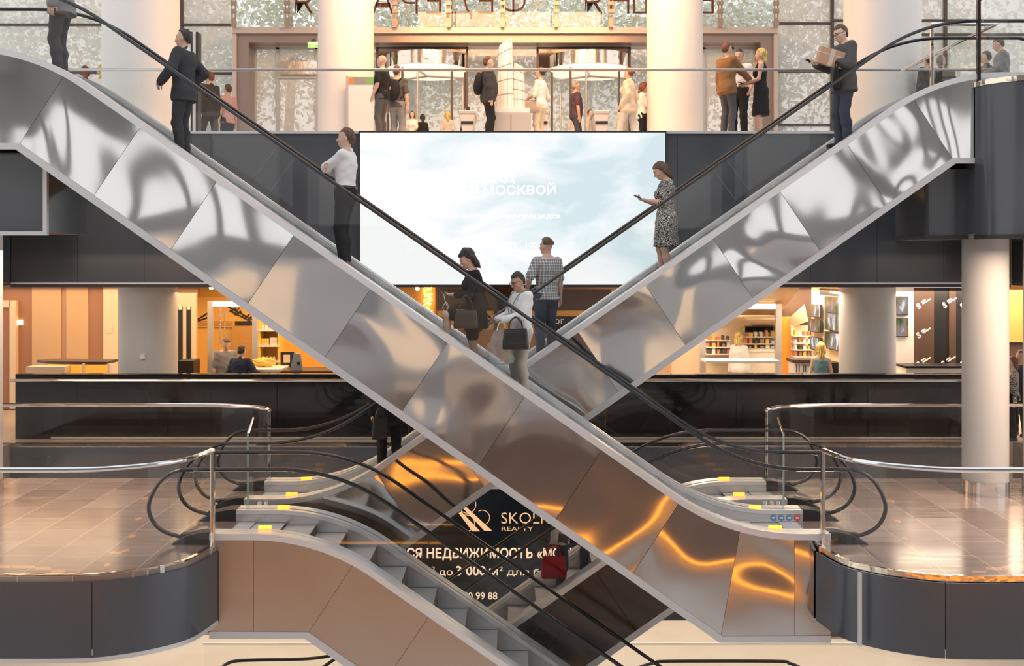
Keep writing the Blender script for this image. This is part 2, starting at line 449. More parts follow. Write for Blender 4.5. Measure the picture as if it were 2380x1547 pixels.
            mb = MB(); mb.box(*sorted((s * (u - .08), s * (u + .08))), yg - side * .05 - .015, yg - side * .05 + .015, z0 + .15, z0 + .198)
            mb.build('comb_lamp', M['amber'], root, bevel=.004)
    # steps
    st = step_line(); k = 0; u = first_step(phase); u_low = u
    while u < RUN + .9:
        z = interp(st, u); zl = interp(st, u - .4)
        mb = MB(); mb.box(*sorted((s * u, s * (u + .395))), yf + .115, yr - .115, z - .34, z)
        o = mb.build('step', M['riser'], root)
        o.data.materials.append(M['grooved'])
        for pl in o.data.polygons:
            if abs(pl.normal.z) > .9: pl.material_index = 1
        u += .4; k += 1
    for u0, u1, z0 in ((-1.95, u_low, -.02), (u, RUN + 2.2, RISE - .02)):
        mb = MB(); mb.box(*sorted((s * u0, s * u1)), yf + .115, yr - .115, z0 - .06, z0 + .012); mb.build('landing_plate', M['grooved'], root)
    if pictograms:
        for k in range(4):
            u = -.80 - .105 * k; z = interp(base, u) - .105
            mb = MB(); mb.tube([(s * u, yr - .1005, z), (s * u, yr - .1035, z)], .042, 16); d = mb.build('pictogram', M['sticker_red'] if k == 3 else M['sticker_blue'], root)
            mb = MB(); mb.box(s * u - .022, s * u + .022, yr - .105, yr - .1034, z - .012, z + .012); mb.build('symbol', M['sticker_white'], d)
    return root

Y_AF, Y_AR, Y_BF, Y_BR = 13.16, 14.34, 15.04, 16.20
esc_a = escalator('stainless escalator in front of the other, climbing from the white column to the upper hall', 2.66, -1, 0.0, Y_AF, Y_AR, M['clad_grey'], True)
esc_b = escalator('stainless escalator passing behind the near one, carrying the person with a cardboard box', -2.52, 1, 0.0, Y_BF, Y_BR, M['clad_grey'], False, .38)
esc_c = escalator('tan sided escalator going down to the ground floor, its empty steps showing', 6.15, -1, -5.9, Y_AF, Y_AR, M['clad_warm'])
esc_d = escalator('brown sided escalator rising from the ground floor, carrying a person with a red bag', -6.0, 1, -5.9, Y_BF, Y_BR, M['clad_shaded'], True)

# ------------------------------------------------------------------ railings of glass with a steel rail
def along(path, step):
    return resample([Vector(p) for p in path], step)
def railing(label, path, z, panels, name='glass_railing', hr=1.19, post_ends=(False, False), channel=True, rail_r=.030, rail_mat=None, post_mat=None):
    root = thing(name, label, 'railing')
    path = along(path, .15); L = [0.0]
    for a, b in zip(path[:-1], path[1:]): L.append(L[-1] + (b - a).length)
    mb = MB(); mb.tube([(p.x, p.y, z + hr - rail_r) for p in path], rail_r, 10); mb.build('rail', rail_mat or M['chrome'], root, smooth=True)
    n = max(1, round(L[-1] / panels))
    for k in range(n):
        a, b = L[-1] * k / n + .006, L[-1] * (k + 1) / n - .006
        def at(d):
            for i in range(len(L) - 1):
                if L[i] <= d <= L[i + 1] + 1e-9: return path[i].lerp(path[i + 1], (d - L[i]) / (L[i + 1] - L[i]))
            return path[-1]
        seg = [at(a)] + [path[i] for i in range(len(L)) if a + .01 < L[i] < b - .01] + [at(b)]
        mb = MB(); mb.wall_xy(seg, z + .0, z + hr - .05, .012); mb.build('glass_panel', M['glass'], root)
    if channel:
        mb = MB(); mb.wall_xy(path, z - .065, z + .012, .05); mb.build('base_channel', M['gold_trim'], root)
    for i, on in ((0, post_ends[0]), (-1, post_ends[1])):
        if on:
            p = path[i]; mb = MB(); mb.box(p.x - .022, p.x + .022, p.y - .03, p.y + .03, z - .02, z + hr - .03)
            mb.build('post', post_mat or M['chrome'], root, bevel=.006)
    return root

def arc(cx, cy_, r, a0, a1, n=14):
    return [(cx + r * math.cos(R(a0 + (a1 - a0) * k / n)), cy_ + r * math.sin(R(a0 + (a1 - a0) * k / n))) for k in range(n + 1)]
# plan outlines of the two landings, near edge from outside to the escalators and far edge back again
nearL = catmull([(-14, 11.74), (-9, 11.74), (-6, 11.74), (-4.75, 11.75), (-4.30, 11.87), (-3.95, 12.09), (-3.70, 12.40), (-3.58, 12.97)], 6)
nearR = [Vector((-p.x * 1.0 + .14, p.y)) for p in nearL]
farL = catmull([(-3.70, 16.42), (-3.80, 16.62), (-4.05, 16.82), (-4.45, 16.98), (-5.0, 17.05), (-6.5, 17.06), (-9.45, 17.06)], 6)
farR = [Vector((-p.x * 1.0 + .18, p.y)) for p in farL]
def slab(name, pts, z0, z1, m, kind='structure'):
    mb = MB(); mb.prism_xy([(p[0], p[1]) for p in pts], z0, z1); return tag(mb.build(name, m), kind=kind)
def landing(name, near, far, sgn):
    pts = [p[:2] for p in near] + [p[:2] for p in far] + [(sgn * 9.45, 20.35), (sgn * 14, 20.35)]
    return tag(slab(name, pts, -.80, 0.0, M['floor']), 'polished brown tile floor of the middle level landing', 'floor')
landing('floor_left', nearL, farL, -1)
landing('floor_right', nearR, farR, 1)
def fascia_band(name, path, z0, z1, m, step, seam_at=None):
    """dark glass panels below an edge, with open joints"""
    path = along(path, .12); L = [0.0]
    for a, b in zip(path[:-1], path[1:]): L.append(L[-1] + (b - a).length)
    mb = MB(); n = max(1, round(L[-1] / step))
    cuts = sorted([max(0.0, L[-1] - step * k) for k in range(n + 3) if L[-1] - step * (k - 1) > .05])
    def at(d):
        for i in range(len(L) - 1):
            if L[i] <= d <= L[i + 1] + 1e-9: return path[i].lerp(path[i + 1], (d - L[i]) / (L[i + 1] - L[i]))
        return path[-1]
    for a, b in zip(cuts[:-1], cuts[1:]):
        mb.wall_xy([at(a + .004)] + [path[i] for i in range(len(L)) if a + .02 < L[i] < b - .02] + [at(b - .004)], z0, z1, .03)
    o = mb.build(name, m, smooth=True, angle=20); return tag(o, kind='structure')
for nm, path, tn in (('trim_1', nearL, 'trim_3'), ('trim_2', nearR, 'trim_4')):
    out = offset([Vector((p.x, p.y)) for p in path], -.035 if path is nearL else .035)
    fascia_band(nm, out, -.88, -.06, M['fascia'], 1.75)
    mb = MB(); mb.wall_xy(offset([Vector((p.x, p.y)) for p in path], -.04 if path is nearL else .04), -.93, -.88, .06); tag(mb.build(tn, M['silver_paint']), kind='structure')
inL = offset([Vector((p.x, p.y)) for p in nearL], .03); inR = offset([Vector((p.x, p.y)) for p in nearR], -.03)
railing('curved glass railing with chrome rail on the near edge of the landing without a column', inL, 0.0, .88, post_ends=(False, True))
railing('curved glass railing with chrome rail in front of the white column with the steel base', inR, 0.0, .88, post_ends=(False, True))
railing('glass railing with a rounded end on the far edge of the landing without a column', farL[::-1], 0.0, 1.85, post_ends=(False, True), channel=False)
railing('glass railing with a rounded end passing behind the white column with the steel base', farR[::-1], 0.0, 1.85, post_ends=(False, True), channel=False)

# small marks on the near edge
q0, q1 = P(379, 1311, 12.12), P(379, 1345, 12.12)
tag(MB().box(q0.x - .022, q0.x + .022, 12.085, 12.10, q1.z, q0.z).build('tape_strip', M['sticker_white']), 'small strip of white tape hanging over the metal edge of the curved landing', 'tape')
q0, q1 = P(1998, 1330, 12.02), P(1998, 1500, 12.02)
tag(MB().box(q0.x - .02, q0.x + .02, 12.0, 12.035, q1.z, q0.z).build('pale_strip', M['silver_paint']), 'pale vertical strip on the dark curved front of the landing with the white column', 'strip')  # upright pale strip laid on the dark panels

# barriers beside the escalator landings: short glass screen with a sloping rail, and little steel bollards
for sx_, lb in ((-1, 'short glass screen with a slanted top between the escalators, landing without a column'), (1, 'short glass screen with a slanted top between the escalators, landing with the white column')):
    x = sx_ * 3.62 + .05
    g = thing('glass_screen', lb, 'screen')
    mb.add([(x - .006, 14.545, 0), (x - .006, 14.835, 0), (x - .006, 14.835, 1.27), (x - .006, 14.545, 1.10), (x + .006, 14.545, 0), (x + .006, 14.835, 0), (x + .006, 14.835, 1.27), (x + .006, 14.545, 1.10)],
           [(0, 1, 2, 3), (7, 6, 5, 4), (0, 4, 5, 1), (1, 5, 6, 2), (2, 6, 7, 3), (3, 7, 4, 0)])
    mb.build('glass_pane', M['glass'], g)
    mb = MB(); mb.tube([(x, 14.545, 1.11), (x, 14.835, 1.28)], .016, 8); mb.build('cap_rail', M['chrome'], g, smooth=True)
    mb = MB(); mb.box(x - .012, x + .012, 14.532, 14.545, 0, 1.11); mb.build('edge_strip', M['glass_edge'], g)
    for k in range(3):
        bx = sx_ * (3.40 + .09 * k) + .05; by = 14.66
        mb = MB(); mb.lathe([(.03, .0), (.03, .15), (.022, .165), (.012, .17)], bx, by, 12)
        tag(mb.build('bollard', M['steel'], smooth=True), 'small steel bollard %s, %s' % (('nearest the glass screen', 'second from the glass screen', 'farthest from the glass screen')[2 - k], 'landing without a column' if sx_ < 0 else 'landing with the white column'), 'bollard', 'bollards on the landing without a column' if sx_ < 0 else 'bollards on the landing with the white column')

# ------------------------------------------------------------------ far side of the atrium: middle level floor, black parapet, upper level
mb = MB(); mb.box(-16, 16, 20.3, 33, -.4, 0); tag(mb.build('floor', M['shop_floor']), kind='structure')
mb = MB(); mb.box(-9.45, 9.35, 20.24, 20.3, -3.32, -.06); tag(mb.build('trim_5', M['fascia']), kind='structure')
mb = MB(); mb.box(-16, 16, 20.3, 33, -3.3, -.42); tag(mb.build('ceiling_ground', M['white']), kind='structure')
railing('long straight glass railing in front of the glossy black parapet across the atrium', [(-9.45, 20.27), (9.35, 20.27)], 0.0, 1.27, hr=1.22)
mb = MB()
for k in range(15):
    a = -9.6 + k * 1.267; mb.box(a + .003, a + 1.264, 20.78, 20.98, 0.0, 1.26)
pw = mb.build('parapet', M['gloss_black'], bevel=.006); tag(pw, 'long glossy black parapet wall in front of the shops on the middle level', 'parapet')
mb = MB(); mb.box(-8.9, 9.2, 20.755, 20.785, 0.015, .05); o = mb.build('base_strip', M['gold_trim'], pw)
# upper level slab, fascia panels and their bottom trim
mb = MB(); mb.box(-16, 16, 20.58, 31.5, 2.98, 5.9); tag(mb.build('floor_upper', M['white']), kind='structure')
mb = MB()
for k in range(15):
    a = -9.55 + k * 1.27; mb.box(a + .003, a + 1.267, 20.50, 20.58, 3.03, 5.86)
tag(mb.build('trim_6', M['fascia']), kind='structure')
mb = MB(); mb.box(-9.55, 9.5, 20.49, 20.6, 2.94, 3.0); tag(mb.build('trim_7', M['black']), kind='structure')
mb = MB(); mb.box(-9.55, 9.5, 20.485, 20.6, 3.0, 3.03); tag(mb.build('trim_8', M['silver_paint']), kind='structure')
mb = MB(); mb.box(-9.55, 9.5, 20.46, 20.62, 5.86, 5.91); tag(mb.build('trim_9', M['silver_paint']), kind='structure')
railing('long glass railing along the edge of the upper hall above the screen', [(-9.5, 20.54), (9.5, 20.54)], 5.9, 2.4, hr=1.22, channel=False, rail_mat=M['steel'])
for sgn in (-1, 1):
    mb = MB(); mb.box(*sorted((sgn * 9.56, sgn * 14)), 17.3, 20.57, 2.98, 5.9); tag(mb.build('floor_upper_side', M['fascia']), kind='structure')

# upper landings near the camera
mb = MB(); mb.box(-9, -5.77, 13.30, 14.6, 3.80, 4.78); o = tag(mb.build('trim_10', M['fascia']), kind='structure')
mb = MB(); mb.box(-9, -5.74, 13.27, 13.33, 3.76, 3.81); mb.box(-5.79, -5.74, 13.27, 13.33, 3.81, 4.78); tag(mb.build('trim_11', M['silver_paint']), kind='structure')
mb = MB(); mb.box(-12, -7.2, 13.3, 20.5, 5.2, 5.9); tag(mb.build('floor_upper_left', M['white']), kind='structure')
edgeR = catmull([(6.42, 14.86), (6.50, 14.62), (6.75, 14.35), (7.2, 14.12), (7.9, 13.98), (9.0, 13.92), (12, 13.92)], 6)
mb = MB(); mb.prism_xy([tuple(p[:2]) for p in edgeR] + [(12, 20.5), (7.3, 20.5), (7.3, 16.5), (6.42, 16.5)], 3.82, 5.88); tag(mb.build('floor_upper_right', M['fascia']), kind='structure')
fascia_band('trim_12', offset([Vector((p.x, p.y)) for p in edgeR], -.03), 3.80, 5.84, M['fascia'], 1.0)
mb = MB(); mb.wall_xy([tuple(p[:2]) for p in offset([Vector((p.x, p.y)) for p in edgeR], -.045)], 5.84, 5.91, .06); tag(mb.build('trim_13', M['gold_trim']), kind='structure')
mb = MB(); mb.wall_xy([tuple(p[:2]) for p in offset([Vector((p.x, p.y)) for p in edgeR], -.05)], 3.74, 3.80, .08); tag(mb.build('trim_14', M['black']), kind='structure')
mb = MB(); mb.box(5.86, 6.44, 15.2, 16.4, 3.80, 4.74); tag(mb.build('trim_15', M['fascia']), kind='structure')
mb = MB(); mb.box(5.83, 6.44, 15.16, 16.4, 3.75, 3.80); mb.box(5.83, 5.87, 15.16, 15.2, 3.80, 4.74); tag(mb.build('trim_16', M['black']), kind='structure')
railing('curved glass railing on the upper landing above the white column', [tuple(p[:2]) for p in offset([Vector((p.x, p.y)) for p in edgeR], .03)], 5.9, 1.3, post_ends=(True, False), channel=False, post_mat=M['rubber'])
railing('short glass railing on the upper landing behind the handrail near the box carrier', [(6.42, 16.45), (7.4, 16.45), (7.4, 20.4)], 5.9, 1.6, post_ends=(True, False), channel=False)

# ------------------------------------------------------------------ columns
def column(label, x, y, r, z0, z1, base=0.0, seg=48, m='column'):
    root = thing('column', label, 'column', kind='structure')
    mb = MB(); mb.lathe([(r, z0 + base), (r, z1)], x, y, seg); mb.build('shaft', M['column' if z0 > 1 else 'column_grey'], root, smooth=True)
    if base:
        mb = MB(); mb.lathe([(r + .012, z0), (r + .012, z0 + base)], x, y, seg); mb.build('base_ring', M['chrome'], root, smooth=True)
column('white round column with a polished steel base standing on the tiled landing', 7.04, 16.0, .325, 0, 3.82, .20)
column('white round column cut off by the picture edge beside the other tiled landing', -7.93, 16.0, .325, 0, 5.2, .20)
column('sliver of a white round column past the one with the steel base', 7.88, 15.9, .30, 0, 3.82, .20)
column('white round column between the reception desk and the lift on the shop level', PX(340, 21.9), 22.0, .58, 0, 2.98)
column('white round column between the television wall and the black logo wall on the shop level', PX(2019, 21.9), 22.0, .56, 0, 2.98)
for x, lb in ((804, 'tall round column in the upper hall behind the white poster stand'), (1568, 'tall round column in the upper hall beside the three people talking')):
    column(lb, PX(x, 23.8), 23.8, .615, 5.9, 12.5)
for x, lb in ((328, 'wide round column in the upper hall behind the suited person with hands on hips'), (2050, 'wide round column in the upper hall behind the man carrying a box')):
    column(lb, PX(x, 22.0), 22.0, .76, 5.9, 12.5)

# unseen roof added over the upper hall to cut the sky fill
mb = MB(); mb.box(-18, 18, 20.6, 31.5, 12.5, 12.8); tag(mb.build('ceiling', M['white']), kind='structure')

# ------------------------------------------------------------------ ground floor
mb = MB(); mb.box(-18, 18, -8, 30, -6.2, -5.9); tag(mb.build('floor_ground', M['cream_floor']), kind='structure')
mb = MB(); mb.box(-18, 18, 28, 28.2, -5.9, -3.3); tag(mb.build('wall_ground', M['cream_floor']), kind='structure')
for x0, x1, lb in ((-6.6, -3.6, 'glass railing with a thin steel rail on the ground floor below the tan escalator side'), (2.4, 8.0, 'glass railing with a thin steel rail on the ground floor below the rippled escalator foot')):
    railing(lb, [(x0, 23.0), (x1, 23.0)], -5.9, 1.2, hr=1.19, channel=False)
for pts, lb in (([(515, 1560), (520, 1547), (545, 1536), (600, 1533), (700, 1531), (752, 1526), (800, 1516)], 'black handrail of a ground floor escalator below the tan escalator side'),
                ([(1480, 1552), (1520, 1540), (1560, 1536), (1800, 1536), (1835, 1541), (1860, 1552), (1868, 1570)], 'black handrail of a ground floor escalator below the rippled escalator foot')):
    ps = catmull([P(x, y, 21.6) for x, y in pts], 5)
    h = thing('escalator_balustrade', lb, 'handrail')
    mb = MB(); mb.tube(ps, .034, 8); mb.build('handrail', M['rubber'], h, smooth=True)
    mb = MB(); mb.ribbon_xz([(p.x, p.z - .03) for p in ps], [(p.x, -5.8) for p in ps], 21.594, 21.606); mb.build('glass_panel', M['glass'], h)
    mb = MB(); mb.box(ps[0].x - .3, ps[-1].x + .3, 21.45, 21.75, -5.9, -5.75); mb.build('deck', M['deck'], h)

# ------------------------------------------------------------------ the side of the atrium behind the photographer, seen only in reflections, its bands and piers toned for them
M['reflected_glow'] = mat('added_glow_panel', (1.0, .72, .48), .5, emit=.35, ecol=(1.0, .78, .58))  # unseen glow, added for warm reflections in the steel and glass
M['reflection_line'] = mat('orange_reflection_line', (1, .4, .05), .5, emit=8.0, ecol=(1.0, .36, .03))  # glow of an added strip that makes the orange ripples
mb = MB(); mb.box(-24, 24, -8.4, -8.0, -5.9, 0.0); tag(mb.build('wall_back', mat('back_wall_brown', (.36, .27, .22), .6)), kind='structure')
mb = MB(); mb.box(-24, 24, -8.4, -8.0, 0.0, 3.0); tag(mb.build('wall_back_middle', mat('back_wall_grey', (.74, .73, .72), .6)), kind='structure')
mb = MB(); mb.box(-24, 24, -8.4, -7.9, 3.0, 4.6); tag(mb.build('trim_17', mat('back_fascia_grey', (.40, .40, .41), .4)), kind='structure')
mb = MB(); mb.box(-24, 24, -11, -10.8, 8.6, 12.5); mb.box(-24, 24, -10.8, 0.0, 12.5, 12.8); tag(mb.build('wall_back_upper', mat('back_wall_dark', (.34, .33, .32), .6)), kind='structure')
mb = MB()
for k in range(13): mb.box(-24 + 4 * k, -23.1 + 4 * k, -11, -10.6, 4.0, 8.6)
tag(mb.build('wall_back_piers', mat('back_pier', (.30, .29, .28), .6)), kind='structure')
mb = MB()
for k in range(5): mb.box(-17 + 7 * k, -14.5 + 7 * k, -7.98, -7.95, .4, 2.4)
tag(mb.build('window_1', M['reflected_glow']), kind='structure')  # added glowing panels, only there to be mirrored
mb = MB(); mb.box(-22, 22, -7.95, -7.90, -5.56, -5.5); tag(mb.build('reflection_strip', M['reflection_line']), 'long orange glowing strip added on the opposite side for reflections in steel', 'lamp')
mb = MB(); mb.box(-20, 20, -8.0, -1.5, -.9, 0); tag(mb.build('floor_near', M['floor']), kind='structure')
# ------------------------------------------------------------------ boxes placed by where they show, at their own distance
def bx(mb, x0, x1, y0, y1, d, th):
    return mb.box(PX(x0, d), PX(x1, d), d, d + th, PZ(y1, d), PZ(y0, d))
def pbox(name, m, x0, x1, y0, y1, d, th, parent=None, bevel=0.0):
    return bx(MB(), x0, x1, y0, y1, d, th).build(name, m, parent, bevel=bevel)
def single(name, m, x0, x1, y0, y1, d, th, label, cat, group=None, bevel=0.0):
    return tag(pbox(name, m, x0, x1, y0, y1, d, th, None, bevel), label, cat, group)
def standing(name, label, cat, x, d, z, group=None):
    return thing(name, label, cat, group=group)

# ------------------------------------------------------------------ big video screen on the upper fascia
def screen_mat():
    m = bpy.data.materials.new('cloud_video'); m.use_nodes = True; n, l, b = nodes(m)
    t = n.new('ShaderNodeTexCoord'); mp = n.new('ShaderNodeMapping'); mp.inputs['Scale'].default_value = (.55, 1, 1.25); mp.inputs['Location'].default_value = (3.1, 0, 1.7)
    nz = n.new('ShaderNodeTexNoise'); nz.inputs['Scale'].default_value = 1.0; nz.inputs['Detail'].default_value = 6; nz.inputs['Distortion'].default_value = .6
    s = n.new('ShaderNodeSeparateXYZ'); g = n.new('ShaderNodeMapRange'); g.inputs[1].default_value = -2.2; g.inputs[2].default_value = 3.2; g.inputs[3].default_value = .17; g.inputs[4].default_value = -.12
    ad = n.new('ShaderNodeMath'); ad.operation = 'ADD'
    r = n.new('ShaderNodeValToRGB'); E = r.color_ramp.elements
    E[0].position = .38; E[0].color = (.66, .80, .84, 1); E[1].position = .62; E[1].color = (1, 1, 1, 1)
    k = E.new(.46); k.color = (.78, .88, .91, 1); k = E.new(.54); k.color = (.90, .95, .97, 1)
    l.new(t.outputs['Object'], mp.inputs[0]); l.new(mp.outputs[0], nz.inputs[0]); l.new(t.outputs['Object'], s.inputs[0]); l.new(s.outputs[0], g.inputs[0])
    l.new(nz.outputs[0], ad.inputs[0]); l.new(g.outputs[0], ad.inputs[1]); l.new(ad.outputs[0], r.inputs[0])
    b.inputs['Base Color'].default_value = (.02, .02, .02, 1); b.inputs['Roughness'].default_value = .35
    l.new(r.outputs[0], b.inputs['Emission Color']); b.inputs['Emission Strength'].default_value = .71
    return m
M['screen'] = screen_mat()
M['screen_text'] = mat('screen_text_white', (0, 0, 0), .5, emit=1.0, ecol=(1, 1, 1))
D = 20.34
scr = thing('video_screen', 'huge bright video screen showing clouds and white lettering on the dark upper fascia', 'screen')
pbox('frame', M['black'], 833, 1549, 304.5, 663.5, D, .12, scr)
o = bx(MB(), 837, 1546, 308, 661, D - .012, .012).build('display', M['screen'], scr)
for s_, x0, x1, y, h, bo in (('НАД', 1123, 1197, 423, 19, .02), ('МОСКВОЙ', 1123, 1292, 451, 20, .02), ('Самая', 1008, 1066, 507, 12, .01), ('высокая', 1075, 1148, 507, 10, .01), ('event-площадка', 1155, 1302, 507, 11, .01), ('+7', 1108, 1130, 575, 13, .01), ('495', 1137, 1165, 575, 13, .01), ('771', 1172, 1198, 575, 13, .01), ('100', 1222, 1250, 575, 13, .01)):
    text_fit(s_, 'lettering', M['screen_text'], x0, x1, y, h, D - .013, scr, bo)
for yy in (404, 417, 430, 443):
    pbox('logo_mark', M['screen_text'], 1094, 1112, yy, yy + 8, D - .016, .004, scr)

# banner on the lower fascia
M['banner'] = mat('banner_black', (.012, .018, .024), .18, spec=.5)
M['gold_text'] = mat('gold_lettering', (.85, .62, .42), .5, emit=.55, ecol=(.92, .66, .44))
M['copper_text'] = mat('copper_lettering', (.8, .48, .25), .5, emit=.5, ecol=(.88, .52, .26))
D = 20.10
ban = thing('advertising_banner', 'dark advertising banner with gold Russian lettering seen between the crossing lower escalators', 'banner')
pbox('panel', M['banner'], 800, 1500, 1136, 1436, D, .10, ban)
pbox('frame', M['silver_paint'], 798, 1502, 1130, 1136, D - .02, .12, ban)
for s_, x0, x1, y, h, bo, m in (('SKOLKOVO', 1165, 1362, 1216, 27, -.008, 'copper_text'), ('REALTY', 1166, 1239, 1233, 10, .0, 'copper_text'), ('ВСЯ НЕДВИЖИМОСТЬ', 928, 1238, 1296, 23, .02, 'gold_text'), ('«МОСКВА»', 1248, 1388, 1296, 23, .02, 'gold_text'),
        ('от 30 м²', 905, 1011, 1336, 21, .0, 'gold_text'), ('до', 1020, 1052, 1336, 15, .0, 'gold_text'), ('3 000', 1060, 1129, 1336, 22, .022, 'gold_text'), ('м²', 1137, 1169, 1336, 21, .0, 'gold_text'), ('для', 1178, 1229, 1336, 15, .0, 'gold_text'), ('бизнеса', 1240, 1345, 1336, 15, .0, 'gold_text'), ('+7 495', 985, 1058, 1392, 17, .018, 'gold_text'), ('740 99 88', 1066, 1156, 1392, 17, .018, 'gold_text')):
    text_fit(s_, 'lettering', M[m], x0, x1, y, h, D - .001, ban, bo)
def q(pts): 
    mb = MB(); mb.prism_xz([(PX(x, D), PZ(y, D)) for x, y in pts], D - .006, D - .001); return mb
lg = q([(1066, 1192), (1072, 1188), (1116, 1234), (1098, 1234)])
b2 = q([(1074, 1178), (1080, 1174), (1144, 1233), (1126, 1233)]); lg.add(b2.v, b2.f)
lg.build('logo', M['copper_text'], ban)
ring = MB()
for cx_, cy_, r_ in ((1086, 1172, 20), (1121, 1202, 17), (1084, 1215, 19)):
    ring.tube([(PX(cx_ + r_ * math.cos(R(a)), D), D - .004, PZ(cy_ + r_ * math.sin(R(a)), D)) for a in range(-120, 150, 15)], .007, 5)
ring.build('logo_outline', M['copper_text'], ban)

# ------------------------------------------------------------------ entrance front of the upper hall
M['bronze'] = mat('bronze_frame', (.34, .27, .24), .35, .55)
M['bronze_light'] = mat('pale_bronze_lip', (.62, .55, .50), .4, .3)
M['mullion'] = mat('dark_mullion', (.10, .08, .07), .5, .2)
M['alu'] = mat('door_aluminium', (.62, .58, .54), .35, .6)
M['dark_transom'] = mat('dark_transom_glass', (.20, .13, .10), .12, spec=.6)
M['exit_green'] = mat('exit_green', (.1, .5, .05), .5, emit=.9, ecol=(.30, .72, .08))
M['exit_text'] = mat('exit_lettering', (1, 1, .6), .5, emit=1.1, ecol=(.95, 1, .65))
DF = 29.4
def struct(name, m, x0, x1, y0, y1, d, th): return tag(pbox(name, m, x0, x1, y0, y1, d, th), kind='structure')
YB = HY - (5.9 - EYE) * F / DF      # where the hall floor meets the front
k = 2
for x0, x1 in ((-120, 418), (424, 543), (1804, 1933), (1938, 2196), (2202, 2520)):
    struct('window_%d' % k, M['front_glass'], x0, x1, -90, YB, DF, .03); k += 1
struct('window_%d' % k, M['window_glass'], 580, 1765, -90, 62, DF, .03)
struct('window_%d' % (k + 1), M['front_glass'], 740, 1632, 100, YB, DF + 1.5, .03)  # extra pane added behind the doors to veil the trees
mb = MB()
for x in (421, 1935.5, 2199): bx(mb, x - 3, x + 3, -90, YB, DF - .08, .16)
for x0, x1, y in ((-120, 543, 57), (1804, 1935, 54), (1804, 1935, 165), (1935, 2520, 47), (1935, 2520, 80), (1804, 1935, 290), (424, 543, 170), (-120, 418, 168)): bx(mb, x0, x1, y - 2.5, y + 2.5, DF - .06, .12)
tag(mb.build('trim_18', M['mullion']), kind='structure')
mb = MB()      # stepped portal round the doors
bx(mb, 548, 1800, 77, 99, DF - .9, .9)
bx(mb, 548, 578, 99, YB, DF - .9, .9); bx(mb, 1768, 1800, 99, YB, DF - .9, .9)
tag(mb.build('trim_19', M['bronze']), kind='structure')
mb = MB(); bx(mb, 540, 1808, 63, 77, DF - 1.05, 1.1); bx(mb, 540, 549, 77, YB, DF - 1.0, .2); bx(mb, 1799, 1808, 77, YB, DF - 1.0, .2); bx(mb, 580, 1765, 97, 107, DF - .5, .4)
tag(mb.build('trim_20', M['bronze_light']), kind='structure')
def side_door(n, x0, x1, xm):
    root = thing('door_%d' % n, None, None, kind='structure')
    mb = MB()
    for x in (x0 + 4, xm, x1 - 4): bx(mb, x - 4, x + 4, 107, YB, DF - .3, .12)
    bx(mb, x0, x1, 107, 114, DF - .3, .12); bx(mb, x0, xm, YB - 20, YB, DF - .3, .12); bx(mb, xm, x1, 172, 182, DF - .32, .16)
    mb.build('frame', M['alu'], root)
    pbox('closer_housing', M['gold_trim'], xm + 4, x1 - 4, 143, 172, DF - .45, .3, root)
    pbox('glass_pane', M['front_glass'], x0 + 8, xm - 4, 114, YB - 20, DF - .26, .02, root); pbox('glass_pane', M['front_glass'], xm + 4, x1 - 8, 182, YB, DF - .26, .02, root); pbox('glass_pane', M['front_glass'], xm + 4, x1 - 8, 114, 143, DF - .26, .02, root)
side_door(1, 580, 740, 645); side_door(2, 1632, 1766, 1702)
def revolving(cx, x0, x1, lab):
    root = thing('revolving_door', lab, 'revolving door')
    X0 = PX(cx, DF); r = 95 * DF / F; zt, zb = PZ(131, DF), PZ(161, DF)
    mb = MB(); mb.lathe([(r, zb), (r, zt)], X0, DF + .1, 48); mb.build('drum_band', M['gold_trim'], root, smooth=True)
    mb = MB(); mb.lathe([(r - .05, zb - .12), (r - .05, zb - .005)], X0, DF + .1, 40); mb.build('lit_ceiling', mat('door_ceiling', (.9, .85, .8), .5, emit=.6, ecol=(1, .86, .70)), root, smooth=True)
    for a in (12, 57, 132, 168):
        mb = MB(); px_, py_ = X0 + (r - .04) * math.cos(R(a + 180)), DF + .1 + (r - .04) * math.sin(R(a + 180))
        mb.box(px_ - .03, px_ + .03, py_ - .03, py_ + .03, 5.9, zb - .1); mb.build('post', M['mullion'], root)
    for a in (20, 140, 260):
        c, s = math.cos(R(a)), math.sin(R(a)); mb = MB()
        mb.wall_xy([(X0 + .05 * c, DF + .1 + .05 * s), (X0 + (r - .1) * c, DF + .1 + (r - .1) * s)], 5.95, zb - .14, .02); wg = mb.build('wing', M['window_glass'], root)
        mb = MB(); mb.tube([(X0 + (r - .1) * c, DF + .1 + (r - .1) * s, 5.95), (X0 + (r - .1) * c, DF + .1 + (r - .1) * s, zb - .14)], .025, 6); mb.tube([(X0, DF + .1, zb - .17), (X0 + (r - .1) * c, DF + .1 + (r - .1) * s, zb - .17)], .03, 6)
        mb.build('wing_frame', M['alu'], wg)
    mb = MB(); bx(mb, x0, x1, 107, 112, DF - .35, .1); bx(mb, x0, x0 + 5, 107, YB, DF - .35, .1); bx(mb, x1 - 5, x1, 107, YB, DF - .35, .1); mb.build('surround', M['mullion'], root)
    pbox('transom_glass', M['dark_transom'], x0 + 5, x1 - 5, 112, 158, DF + 1.25, .03, root)
revolving(992, 874, 1088, 'revolving door with a shiny drum behind the bald man in black')
revolving(1372, 1247, 1466, 'revolving door with a shiny drum behind the man in a dark polo shirt')
sg = thing('exit_sign', 'green lit exit sign hanging above the side door of the entrance front', 'exit sign')
pbox('box', M['exit_green'], 715, 741, 97, 110, 28.40, .08, sg); pbox('bracket', M['mullion'], 724, 732, 90, 98, 28.42, .10, sg)
text_obj('ВЫХОД', 'lettering', M['exit_text'], (PX(728, 28.4), 28.396, PZ(102.5, 28.4)), .05, sg, bold=.02)
